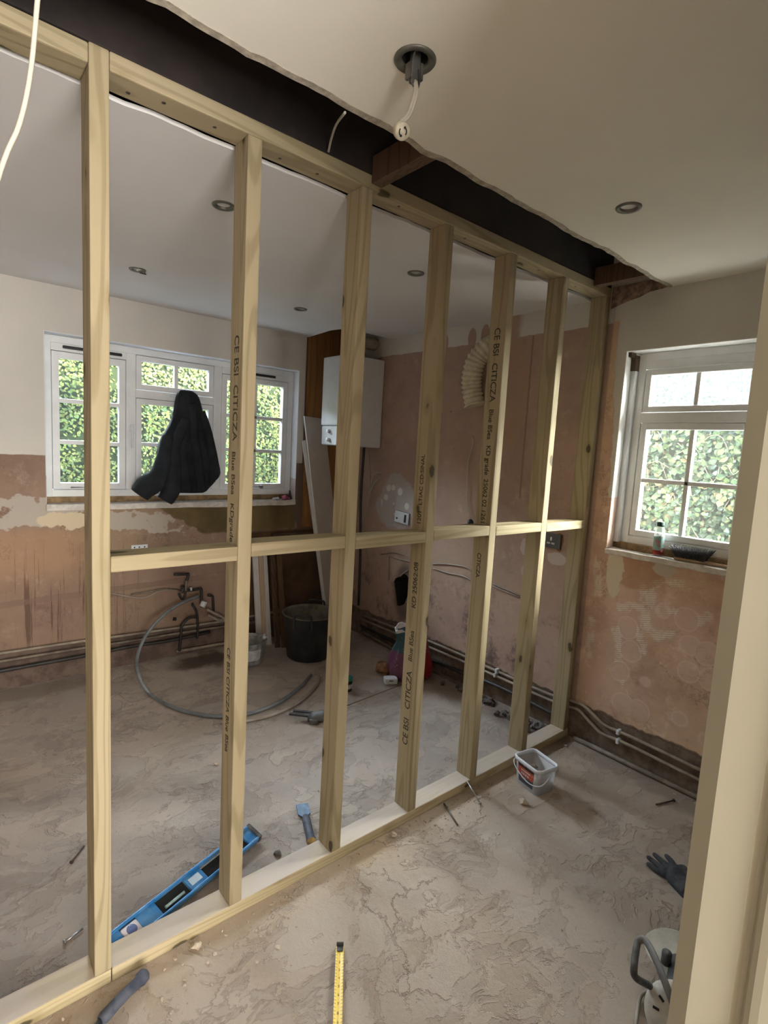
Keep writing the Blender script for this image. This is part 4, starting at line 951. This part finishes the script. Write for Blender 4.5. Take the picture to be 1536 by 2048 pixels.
b = B(); b.rock((.118, -.03, .165), .016, .3, 1); b.rock((.125, -.01, .18), .012, .3, 1); b.done('bail_end', 'white_plastic', bk)

# plaster bag
k = NB('plaster_bag_print'); x, y, z = k.sep(k.obj())
n_ = k.ma('MULTIPLY', k.ma('SUBTRACT', k.noi(k.obj(), 9, 3), .5), .08)
c = k.mix(k.st(k.ma('ADD', x, n_), -.055, -.050), (.13, .045, .085), (.24, .014, .016))
c = k.mix(k.ma('MULTIPLY', k.st(k.ma('ADD', z, n_), .20, .205), k.st(k.ma('ADD', x, n_), -.03, -.035)), c, (.030, .085, .095))
c = k.mix(k.st(k.ma('ADD', z, k.ma('MULTIPLY', n_, .5)), .352, .358), c, (.62, .60, .60))
c = k.mix(k.ma('MULTIPLY', k.st(k.noi(k.obj(), 45, 4), .64, .68), .7), c, (.55, .45, .40))
k.bump(k.noi(k.obj(), 14, 4), .6, .02); M_['bag'] = k.fin(c, .5)
bg = thing('plaster_bag', 'opened red and purple paper plaster bag slumped against the right wall', 'bag', (-.225, 1.10, 0))
b = B(); rings = []
for z_, rx, ry, cx in ((.0, .13, .10, 0), (.02, .165, .13, 0), (.08, .165, .135, .0), (.16, .150, .12, -.005), (.22, .130, .09, -.01), (.27, .125, .06, -.012), (.32, .135, .050, -.016), (.355, .150, .055, -.020), (.368, .152, .055, -.020), (.345, .135, .045, -.018), (.28, .10, .040, -.01), (.22, .07, .035, -.01)):
    rg = []
    for j in range(40):
        a = 2*PI*j/40; wv = 1 + (.10*math.sin(5*a+z_*9)+.06*math.sin(9*a-z_*14))*min(1, z_*5+.2)
        rg.append(Vector((cx+rx*wv*math.cos(a), ry*wv*math.sin(a), z_ + (.022*math.sin(4*a+1)+.015*math.sin(7*a) if z_ > .3 else 0))))
    rings.append(rg)
b.loft(rings); b.done('sack', 'bag', bg)
b = B(); b.rock((0, 0, 0), .062, .22, .7, 3); o = b.done('brick_lump', 'brick', loc=(0, 0, 0)); q = at(768, 1338, 2, .03); o.location = (q.x, q.y, .036)
tag(o, 'broken brown brick lump on the floor beside the plaster bag', 'brick')
q = at(781, 1361, 2, .02); t = thing('white_box', 'small white plastic box lying on the floor by the plaster bag', 'box', (q.x, q.y, 0), (0, 0, -.5))
b = B(); b.box(-.045, -.032, .002, .045, .032, .045, .012); bx_ = b.done('shell', 'white_plastic', t)
b = B(); b.box(-.016, -.034, .028, .012, -.030, .034, .001); b.done('slot', 'frame_gap', bx_)
q = at(697, 1383, 2, 0); t = thing('filler_can', 'small black can with green lid half hidden behind the third stud', 'can', (q.x+.004, q.y+.02, 0))
b = B(); b.lathe([(.0001, 0), (.030, 0), (.031, .004), (.031, .075), (.0001, .075)], seg=28); b.done('can_body', 'black_tin', t)
b = B(); b.lathe([(.033, .072), (.034, .088), (.030, .092), (.0001, .092)], seg=28); b.done('lid', 'green_lid', t)
b = B(); b.lathe([(.0314, .02), (.0314, .05)], seg=28); b.done('band_label', 'paper', t)

# dark knee pad like tool piece
q = at(622, 1440, 2, 0); t = thing('scraper_head', 'black dusty plastic tool piece with flat plates on the far floor', 'tool part', (q.x, q.y, 0), (0, 0, -.55))
b = B(); b.box(-.11, .012, .030, .05, .030, .040, .002, Matrix.Rotation(.12, 4, 'Y')); b.box(-.13, -.015, .020, .03, .004, .032, .002, Matrix.Rotation(.10, 4, 'Y') @ Matrix.Rotation(-.08, 4, 'Z')); b.done('jaw_plate', 'black_dusty', t)
b = B(); rings = []
for u_, w_, h_ in ((-.02, .028, .030), (.01, .040, .046), (.05, .045, .056), (.085, .036, .060), (.10, .014, .052)):
    rings.append([Vector((u_, -.012+w_*math.cos(a), max(0.0, h_*(.55+.5*math.sin(a)))))for a in [2*PI*j/16 for j in range(16)]])
b.loft(rings); b.box(-.01, -.06, .0, .04, -.03, .03, .008); b.done('body', 'black_dusty', t)

# bolster chisel
c0 = at(604, 1607, 2, .012); c1 = at(622, 1680, 2, .02); dv = c1-c0; L = dv.length; an = math.atan2(dv.y, dv.x)
t = thing('bolster_chisel', 'wide bolster chisel with dusty blue blade and wooden handle end on the floor', 'chisel', (c0.x, c0.y, 0), (0, 0, an))
b = B(); b.prism([(0, -.026), (.065, -.026), (.085, -.010), (.085, .010), (.065, .026), (0, .026)], .004, .011); b.done('blade', 'chisel_steel', t)
b = B(); b.tube([(.08, 0, .012), (.11, 0, .016)], .008, 12); b.done('neck', 'rust_steel', t)
b = B(); b.lathe([(.0001, .10), (.014, .10), (.017, .12), (.017, L*1.0-.02), (.019, L), (.0185, L+.008)], (0, 0, 0), 20, 'X', Matrix.Translation((0, 0, .020))); b.done('handle', 'handle_blue', t)
b = B(); b.lathe([(.0185, L+.008), (.016, L+.0095), (.0001, L+.0085)], (0, 0, 0), 20, 'X', Matrix.Translation((0, 0, .020))); b.done('handle_end', 'end_grain', t)

# spirit level
l0 = at(505, 1668, 2, .03); l1 = Vector((l0.x-.585, l0.y-.205, 0)); dv = l1-l0; an = math.atan2(dv.y, dv.x); L = .62
t = thing('spirit_level', 'blue aluminium spirit level lying against the sole plate at the left', 'spirit level', (l0.x, l0.y, .032), (0, 0, 0))
t.rotation_euler = (Matrix.Rotation(an, 3, 'Z') @ Matrix.Rotation(-.30, 3, 'X')).to_euler()
b = B(); hh = .036
b.box(0, -hh, -.012, L, -hh+.008, .012, .002); b.box(0, hh-.008, -.012, L, hh, .012, .002)
for a0, a1 in ((0, .045), (.085, .125), (.245, .315), (.43, .50), (.555, L)): b.box(a0, -hh+.006, -.006, a1, hh-.006, .006, .002)
b.done('body', 'blue', t)
for c_ in (.065, .18):
    b = B(); b.box(c_-.022 if c_ < .1 else .125, -.020, -.010, c_+.022 if c_ < .1 else .245, .020, -.004, .002); b.done('grip_recess', 'void', t)
b = B(); b.box(.315, -.030, -.010, .43, .030, -.004, .002); b.done('grip_recess', 'void', t); b = B(); b.tube([(.335, .010, 0), (.41, .010, 0)], .005, 10); b.done('centre_vial', simple('vial_green', (.30, .40, .36), .2), t)
b = B(); b.box(.50, -.022, -.008, .555, .022, .009, .006); vp = b.done('vial_housing', simple('vial_surround', (.55, .50, .52), .5), t)
b = B(); b.lathe([(.0001, .0100), (.012, .0100), (.016, .0095), (.016, .008)], (.5275, 0, 0), 20); b.done('vial_lens', simple('vial_lens', (.12, .15, .30), .15), vp)
for a0, a1 in ((-.014, .002), (L-.002, L+.014)):
    b = B(); b.box(a0, -hh-.002, -.014, a1, hh+.002, .014, .004); b.done('end_cap', 'black_dusty', t)
b = B(); b.box(.26, -.014, .0058, .305, .014, .0068, .001); b.done('sticker', simple('silver_sticker', (.45, .55, .65), .4), t)

# rods and nails
def rod(p_, q_, r, label, head=True, name='steel_nail', mat='steel'):
    p_, q_ = Vector(p_), Vector(q_); b = B(); b.tube([p_, q_], r, 8)
    if head:
        d_ = (q_-p_).normalized(); b.tube([q_, q_+d_*.003], r*2.2, 10)
    o = b.done(name, mat); tag(o, label, 'nail'); return o
rod(at(888, 1607, 2, .006), at(915, 1650, 2, .006), .004, 'grey drill bit lying on the near floor beside the sole plate', False, 'drill_bit', 'rust_steel')['category'] = 'drill bit'
rod(at(934, 1562, 2, .050), at(960, 1606, 2, .008), .0028, 'long bright nail leaning off the edge of the sole plate')
rod(at(166, 1857, 2, .006), at(130, 1884, 2, .006), .0035, 'bright nail on the far floor left of the first stud')
rod(at(168, 1692, 2, .005), at(143, 1724, 2, .005), .003, 'rusty nail on the far floor, well behind the first stud', True, 'steel_nail', 'rust_steel')
rod(at(1312, 1609, 2, .005), at(1347, 1601, 2, .005), .0035, 'dark nail on the near floor beside the right wall', True, 'steel_nail', 'rust_steel')
# stones and crumbs in view
for (px_, py_, r, lab) in ((787, 1672, .014, 'pale mortar lump on the near floor beside the sole plate'), (555, 1709, .013, 'dark stone on the far floor behind the sole plate'),
                           (432, 1530, .014, 'brown crumb of plaster lying on the far floor'), (1047, 1607, .020, 'pale crumpled plaster flake in front of the tub'), (392, 1895, .014, 'wood chip on the near floor below the second stud')):
    q = at(px_, py_, 2, 0); b = B(); b.rock((q.x, q.y, r*.5), r, .3, .6); tag(b.done('mortar_lump', 'soot' if px_ == 555 else 'stone', smooth=False), lab, 'lump')
b = B()
for i in range(420):
    if i < 230:
        x = random.uniform(-2.7, -.1); y = -.012-abs(random.gauss(0, .07)); r = random.uniform(.0015, .0055)
    elif i < 300: x = random.uniform(-2.6, -1.9); y = -.03-abs(random.gauss(0, .10)); r = random.uniform(.002, .008)
    elif i < 350: x = -.05-abs(random.gauss(0, .06)); y = random.uniform(-1.0, 2.0); r = random.uniform(.003, .010)
    else: x = random.uniform(-2.4, -.1); y = random.uniform(-1, 2.2); r = random.uniform(.0015, .005)
    if -.002 < y < .10: y = -.03
    if any((x-cx_)**2+(y-cy_)**2 < rr3**2 for cx_, cy_, rr3 in ((-.225, 1.10, .22), (-1.06, 1.93, .17), (-.58, -.17, .13), (-.63, 1.8, .25), (-.41, 1.1, .1), (-2.4, -.06, .10), (-2.45, -.09, .1), (-2.5, -.12, .1), (-1.2, -.98, .2))) or (i >= 300 and y > .1 and x > -.16 and y < .75): continue
    b.rock((x, y, r*.3), r, .35, .6, 1)
tag(b.done('floor_crumbs', 'debris', loc=(0, 0, 0)), 'scattered plaster crumbs and sawdust on the floor along the sole plate', 'debris', kind='stuff')
b = B()
for i in range(60):
    x = -.05-abs(random.gauss(0, .05)); y = random.choice((random.gauss(.22, .10), random.gauss(.62, .10))); r = random.uniform(.008, .026)
    if y < .12: y = .13+random.random()*.1
    b.rock((x, y, r*.5), r, .4, .8, 1)
tag(b.done('black_rubble', 'soot', loc=(0, 0, 0)), 'heap of sooty black rubble under the pipes behind the last studs', 'rubble', kind='stuff')

# tape measure blade
k = NB('tape_blade'); x, y, z = k.sep(k.obj())
tick = k.ma('GREATER_THAN', k.ma('FRACT', k.ma('MULTIPLY', x, 100.0)), .88)
side = k.ma('GREATER_THAN', k.ma('ABSOLUTE', y), .0065)
num = k.ma('MULTIPLY', k.ma('LESS_THAN', k.ma('ABSOLUTE', k.ma('SUBTRACT', k.ma('FRACT', k.ma('MULTIPLY', x, 39.4)), .5)), .14), k.ma('LESS_THAN', k.ma('ABSOLUTE', y), .003))
M_['tape'] = k.fin(k.mix(k.ma('MULTIPLY', tick, side), (.78, .56, .12), (.10, .07, .03)), .4)
c0 = at(680, 1893, 2, .012); c1 = at(675, 2048, 2, .012); dv = c1-c0; an = math.atan2(dv.y, dv.x)
t = thing('tape_measure_blade', 'yellow steel tape measure blade extended along the near floor', 'tape measure', (c0.x, c0.y, 0), (0, 0, an))
b = B(); rings = []
for i in range(20):
    x_ = i*.035; rings.append([Vector((x_, y_, .010+.0035*(y_/.0125)**2+.004*min(1, i/5))) for y_ in (-.0125, -.008, -.003, .003, .008, .0125)])
b.loft(rings, close=False, cap=False, smooth=True); o = b.done('blade', 'tape', t); bake(o, [('SOLIDIFY', dict(thickness=.0004))])
for i in range(1, 10):
    cu = bpy.data.curves.new('t', 'FONT'); cu.body = str(i); cu.size = .011; cu.extrude = .0001; cu.align_x = 'CENTER'; cu.align_y = 'CENTER'
    to = bpy.data.objects.new('t', cu); C.objects.link(to); bpy.context.view_layer.update()
    me = bpy.data.meshes.new_from_object(to.evaluated_get(bpy.context.evaluated_depsgraph_get())); me.materials.clear(); me.materials.append(M_['ink']); bpy.data.objects.remove(to); bpy.data.curves.remove(cu)
    me.transform(Matrix.Translation((i*.0254+.002, 0, .0112+.004*min(1, i*.0254/.175))) @ Matrix.Rotation(PI/2, 4, 'Z'))
    no = bpy.data.objects.new('numeral', me); C.objects.link(no); no.parent = o
b = B(); b.box(-.006, -.010, .012, .016, .010, .0135, .0005); b.box(-.007, -.011, .001, -.004, .011, .022, .001); b.done('end_hook', 'black_dusty', t)

# hammer by the left edge of the near floor
c0 = at(292, 1946, 2, .02); c1 = at(196, 2046, 2, .02); dv = c1-c0; an = math.atan2(dv.y, dv.x)
t = thing('hammer', 'hammer with a dusty blue-black rubber grip on the near floor at lower left', 'hammer', (c0.x, c0.y, 0), (0, 0, an))
b = B(); pts_ = [Vector((x_, .0015*math.sin(x_*60), .020)) for x_ in (0, .006, .02, .03, .06, .10, .14, .15)]
b.tube(pts_, [.013, .0185, .0195, .015, .0145, .0155, .0165, .012], 20); b.done('grip', 'handle_blue', t)
b = B(); b.tube([(.14, 0, .02), (.30, 0, .02)], .008, 12); b.done('shaft', 'steel', t)
b = B(); b.tube([(.30, -.055, .02), (.30, -.03, .02), (.30, .03, .02)], [.015, .014, .013], 16); b.box(.29, .028, .012, .31, .085, .028, .004); b.done('head', 'rust_steel', t)

# ------------------------------------------------------------------ clear tub with label
tb0 = at(1075, 1583, 2, 0); ANG = at(1058, 1596, 2, 0) - at(1030, 1560, 2, 0); ANG = -.95
t = thing('plastic_tub', 'cloudy square plastic tub with a red and black label and wire handle', 'tub', (-.58, -.170, 0), (0, 0, -.2))
def rrect(w_, h_, r, z_, n=5):
    out = []
    for cx, cy, a0 in ((w_-r, h_-r, 0), (-w_+r, h_-r, PI/2), (-w_+r, -h_+r, PI), (w_-r, -h_+r, 1.5*PI)):
        for i in range(n+1): a = a0+PI/2*i/n; out.append(Vector((cx+r*math.cos(a), cy+r*math.sin(a), z_)))
    return out
WX, WY, HT = .067, .085, .135
b = B(); b.loft([rrect(WX*.82, WY*.82, .02, .002), rrect(WX*.84, WY*.84, .02, .006), rrect(WX*.96, WY*.96, .024, HT-.012), rrect(WX*.935, WY*.935, .022, HT-.012), rrect(WX*.81, WY*.81, .018, .010)], cap=True); b.done('tub_wall', 'tub_clear', t)
b = B(); b.loft([rrect(WX*.95, WY*.95, .024, HT-.020), rrect(WX*1.03, WY*1.03, .026, HT-.018), rrect(WX*1.04, WY*1.04, .026, HT-.002), rrect(WX*1.0, WY*1.0, .025, HT+.002), rrect(WX*.93, WY*.93, .022, HT-.001), rrect(WX*.93, WY*.93, .022, HT-.020), rrect(WX*.95, WY*.95, .024, HT-.020)], cap=False); b.done('rim', 'tub_rim', t)
k = NB('tub_label_print'); x, y, z = k.sep(k.obj()); n_ = k.noi(k.obj(), 60, 3)
c = k.mix(k.st(z, .058, .060), (.045, .045, .065), (.42, .07, .035)); c = k.mix(k.st(z, .098, .100), c, (.025, .015, .018))
c = k.mix(k.ma('MULTIPLY', k.st(n_, .62, .66), .6), c, (.55, .30, .22)); M_['tub_label'] = k.fin(c, .45)
b = B(); xl = -WX
def sidex(z_): return -(WX*(.84+(.96-.84)*(z_-.006)/(HT-.018)))-.0012
v = [b.bm.verts.new((sidex(z_), y_, z_)) for y_, z_ in ((-.045, .022), (.045, .022), (.052, .112), (-.052, .112))]
# label sits on the long left-facing side
v2 = v; b.bm.faces.new(v); o = b.done('label', 'tub_label', t); bake(o, [('SOLIDIFY', dict(thickness=.0008))])
b = B()
for (y0, y1, z0, z1) in ((-.030, .030, .084, .091), (-.022, -.010, .066, .076), (-.006, .004, .066, .076), (.008, .018, .066, .076), (.022, .030, .066, .076)):
    v = [b.bm.verts.new((sidex(z_)-.0014, y_, z_)) for y_, z_ in ((y0, z0), (y1, z0), (y1, z1), (y0, z1))]; b.bm.faces.new(v)
l2 = b.done('label_lettering', 'paper', o)
b = B(); b.tube(smoothpts([(WX*.2, -WY*1.05, HT-.014), (-.01, -WY*1.10, HT-.04), (-WX*.75, -WY*1.04, HT-.07), (-WX*1.15, -.045, HT-.078), (-WX*1.15, .03, HT-.062), (-WX*.9, WY*1.02, HT-.035), (0, WY*1.06, HT-.016)], 5), .0024, 6); b.done('handle', 'tub_rim', t)
b = B()
for i in range(60): b.rock((random.uniform(-.043, .043), random.uniform(-.055, .055), random.uniform(.014, .075)), random.uniform(.007, .014), .35, .8, 1)
o = b.done('contents', simple('rubble_in_tub', (.26, .21, .17), .9, var=.5, sc=60, col2=(.50, .44, .38)), t); o['kind'] = 'stuff'

# ------------------------------------------------------------------ on the near sill
q = at(1315, 1107, 0, .045); SZ = 1.118
t = thing('drink_bottle', 'small clear squash bottle with teal label and dark cap on the near window sill', 'bottle', (.045, q.y, SZ))
b = B(); R = .0245
b.lathe([(.0001, .001), (R*.9, .001), (R, .006), (R, .100), (R*.92, .125), (R*.66, .150), (R*.62, .158)], seg=28); b.done('bottle_body', 'bottle_clear', t)
b = B(); b.lathe([(.0001, .003), (R*.9, .003), (R*1.01, .008), (R*1.01, .029), (.0001, .029)], seg=28); b.done('drink', 'juice', t)
b = B(); b.lathe([(R*1.02, .030), (R*1.02, .100)], seg=28); b.done('label', 'teal_lab', t)
b = B(); b.lathe([(R*.72, .150), (R*.74, .152), (R*.74, .172), (.0001, .174)], seg=24); b.done('cap', 'dark_green_cap', t)
qa = at(1350, 1113, 0, .035); qb = at(1466, 1134, 0, .035)
t = thing('hand_brush', 'wooden banister brush lying with its black bristles up on the near window sill', 'brush', (.035, qa.y, SZ-.002), (0, 0, math.atan2(-.02, -(qa.y-qb.y))+0))
t.rotation_euler = (0, 0, -PI/2)
Lb = qa.y-qb.y+.02
b = B(); b.loft([[Vector((u_, w_*math.cos(a), .009+.009*math.sin(a))) for a in [2*PI*j/14 for j in range(14)]] for u_, w_ in ((0, .012), (.006, .022), (.04, .026), (.12, .026), (.15, .018), (.17, .012), (Lb, .012), (Lb+.05, .010))]); b.done('brush_back', 'broom_wood', t)
b = B()
for i in range(17):
    for j in range(5):
        for k_ in range(5):
            x_ = .010+i*.0077; y_ = (j-2)*.009; lean_ = (-.028+.056*i/16)
            b.tube([(x_+random.uniform(-.002, .002), y_, .014), (x_+lean_+random.uniform(-.006, .006), y_*1.5+random.uniform(-.005, .005), .068+random.uniform(-.006, .006))], .0011, 3, cap=False)
o = b.done('bristles', 'bristle', t); o['kind'] = 'stuff'
q = at(570, 993, 1, YF+.03); b = B(); b.rock((q.x, YF+.035, 1.142), .028, .35, .6); b.rock((q.x+.03, YF+.03, 1.138), .018, .3, .6); tag(b.done('pink_rag', 'pink', smooth=True), 'crumpled pink rag in the right corner of the far window sill', 'rag')
b = B(); b.tube([(q.x+.055, YF+.04, 1.126), (q.x+.050, YF+.045, 1.20)], [.014, .006], 8); tag(b.done('dark_nozzle', 'frame_gap'), 'small dark pointed nozzle standing beside the pink rag on the sill', 'nozzle')
b = B(); b.rock((q.x-.07, YF+.035, 1.136), .020, .4, .6); b.rock((q.x-.10, YF+.03, 1.135), .014, .4, .6); tag(b.done('crumpled_wrapper', 'white_plastic'), 'crumpled pale wrapper left of the pink rag on the sill', 'wrapper')

# ------------------------------------------------------------------ jacket
def W(px_, py_, yy_): return at(60+px_/2.56, 620+py_/2.56, 1, yy_)
jk = thing('jacket', 'dark charcoal fleece jacket hung from the far window latch over the sill', 'jacket', (-1.35, YF+.02, 1.13))
b = B(); rings = []
rows = ((408, 770, 828, .020), (425, 757, 862, .032), (470, 745, 876, .042), (530, 738, 888, .05), (600, 712, 902, .058), (660, 668, 915, .064), (720, 648, 930, .07), (780, 652, 950, .072), (830, 664, 968, .072), (880, 690, 955, .068), (915, 735, 912, .06), (938, 755, 905, .045))
for r_i, (py_, xl, xr, dd) in enumerate(rows):
    pl = W(xl, py_, YF+.02); pr = W(xr, py_, YF+.02); mid = (pl+pr)/2; hw = (pr.x-pl.x)/2; rg = []
    for j in range(56):
        a = 2*PI*j/56; u_ = math.cos(a)
        fold = 1+.20*math.sin(u_*7+1.2+py_*.003)*min(1, r_i/4) + .05*math.sin(u_*15+py_*.006)
        yv = -dd*abs(math.sin(a))**.6*fold if math.sin(a) > 0 else .012
        rg.append(Vector((mid.x+hw*u_, YF+.03+yv, mid.z + .006*math.sin(u_*14)*(r_i/12))) - jk.location)
    rings.append(rg)
b.loft(rings); o = b.done('jacket_body', 'jacket', jk); bake(o, [('SUBSURF', dict(levels=1, render_levels=1))])
for nm, pts_, rr2 in (('sleeve', ((705, 640), (690, 720), (678, 800), (640, 870), (590, 910), (560, 945)), (.035, .045, .055, .070, .078, .060)),
                      ('sleeve', ((800, 560), (745, 690), (735, 800), (728, 880), (712, 940), (690, 975)), (.03, .040, .050, .062, .064, .050)),
                      ('sleeve', ((880, 520), (915, 640), (935, 760), (945, 830), (925, 875)), (.022, .030, .036, .042, .024)),
                      ('front_panel', ((830, 480), (840, 640), (862, 800), (880, 925)), (.024, .032, .036, .034))):
    pts3 = smoothpts([W(x_, y_, YF-.030-(.02 if i_ > 2 else 0)) for i_, (x_, y_) in enumerate(pts_)], 6)
    n3 = len(pts3); rad = [rr2[min(len(rr2)-1, int(i/(n3-1)*(len(rr2)-1)))]*(1-((i/(n3-1)*(len(rr2)-1)) % 1)) + rr2[min(len(rr2)-1, int(i/(n3-1)*(len(rr2)-1))+1)]*((i/(n3-1)*(len(rr2)-1)) % 1) for i in range(n3)]
    rad = [r_*(1+.05*math.sin(i*.7)) for i, r_ in enumerate(rad)]
    b = B(); b.tube([p_-jk.location for p_ in pts3], rad, 18); b.done(nm, 'jacket', jk, smooth=True)

# ------------------------------------------------------------------ glove
g0 = at(1340, 1752, 2, 0)
def blob_obj(name, chains, mat, parent, vox=.004):
    b = B()
    for pts_, rads in chains:
        b.tube(smoothpts(pts_, 4), [rads[0]+(rads[1]-rads[0])*i/(4*(len(pts_)-1)) for i in range(4*(len(pts_)-1)+1)], 12)
        for p_, r_ in ((pts_[0], rads[0]), (pts_[-1], rads[1])):
            rr = bmesh.ops.create_icosphere(b.bm, subdivisions=2, radius=r_); bmesh.ops.translate(b.bm, vec=Vector(p_), verts=rr['verts'])
    o = b.done(name, mat, parent, loc=(0, 0, 0) if parent else None)
    bake(o, [('REMESH', dict(mode='VOXEL', voxel_size=vox, use_smooth_shade=True)), ('SMOOTH', dict(factor=.5, iterations=4))]); return o
def GP(px_, py_, z_=.012): return at(px_, py_, 2, z_) - Vector((g0.x, g0.y, 0))
t = thing('work_glove', 'dark grey work glove lying palm down on the near floor by the door lining', 'glove', (g0.x, g0.y, 0))
blob_obj('glove_body', [([GP(1352, 1750, .018), GP(1378, 1772, .018), GP(1400, 1795, .018)], (.030, .028)), ([GP(1345, 1758, .016), GP(1375, 1785, .018)], (.022, .028)), ([GP(1348, 1738, .018), GP(1372, 1757, .018)], (.020, .026)),
    ([GP(1345, 1756), GP(1320, 1745), GP(1297, 1729)], (.015, .0095)), ([GP(1345, 1747), GP(1320, 1733), GP(1297, 1715)], (.014, .009)), ([GP(1347, 1741), GP(1328, 1726), GP(1309, 1709)], (.014, .009)),
    ([GP(1350, 1737), GP(1342, 1722), GP(1333, 1712)], (.014, .009)), ([GP(1358, 1738), GP(1366, 1736), GP(1372, 1742, .02)], (.014, .012))], 'glove', t)

# ------------------------------------------------------------------ power tool at the door lining
mp = at(1330, 1990, 2, .1); mb = Vector((mp.x, mp.y, 0))
t = thing('power_tool', 'dusty black and grey power tool with tubular handle and knurled knob beside the door lining', 'power tool', mb)
def MP(px_, py_, z_): return at(px_, py_, 2, z_) - mb
b = B(); hpts = [MP(1364, 2060, .16), MP(1334, 1975, .215), MP(1312, 1920, .23), MP(1293, 1884, .23), MP(1280, 1880, .225), MP(1274, 1890, .215), MP(1268, 1935, .19), MP(1272, 1955, .17), MP(1300, 1972, .14)]
b.tube(smoothpts(hpts, 7), .0095, 12); b.done('carry_handle', 'black_dusty', t)
dc = MP(1362, 1915, .10); b = B(); b.lathe([(.0001, -.004), (.098, -.004), (.101, 0), (.098, .004), (.094, .002), (.0001, .003)], dc, 48); dsk = b.done('guard_disc', 'grey_dusty', t)
kc = MP(1333, 1915, .12); b = B(); rings = b.lathe([(.0001, -.02), (.014, -.02), (.014, .016), (.012, .019), (.0001, .019)], kc, 24); b.done('knob', 'black_dusty', dsk)
b = B(); b.lathe([(.0001, .004), (.007, .004), (.008, .002)], MP(1363, 1888, .10), 16); b.done('screw', 'rust_steel', dsk)
hc_ = MP(1352, 2035, .105); hq = Vector((-.80, -.25, .50)).to_track_quat('Z', 'Y').to_matrix().to_4x4(); hq.translation = hc_
b = B(); b.lathe([(.0001, .026), (.030, .026), (.058, .020), (.074, .006), (.078, -.010), (.074, -.030), (.0001, -.032)], (0, 0, 0), 40, mat=hq); hs = b.done('motor_housing', 'grey_dusty', t)
for a_ in (1.9, 2.5, 3.1):
    b = B(); b.box(.040, -.003, .021, .056, .003, .026, .001, hq @ Matrix.Rotation(a_, 4, 'Z')); b.done('vent_slot', 'void', hs)
b = B(); b.tube([hc_+Vector((.02, .01, -.02)), dc+Vector((-.01, -.01, -.02))], .040, 20); b.done('gear_case', 'black_dusty', t)
b = B(); b.box(-.045, -.12, 0, .06, .04, .085, .014, Matrix.Translation((dc.x-.02, dc.y-.02, .0)) @ Matrix.Rotation(.5, 4, 'Z')); b.done('base_block', 'black_dusty', t)
b = B(); b.tube(smoothpts([MP(1300, 1978, .03), MP(1282, 1992, .012), MP(1275, 2020, .008), MP(1270, 2060, .008)], 6), .0055, 8); b.done('power_cord', 'cable_grey', t)
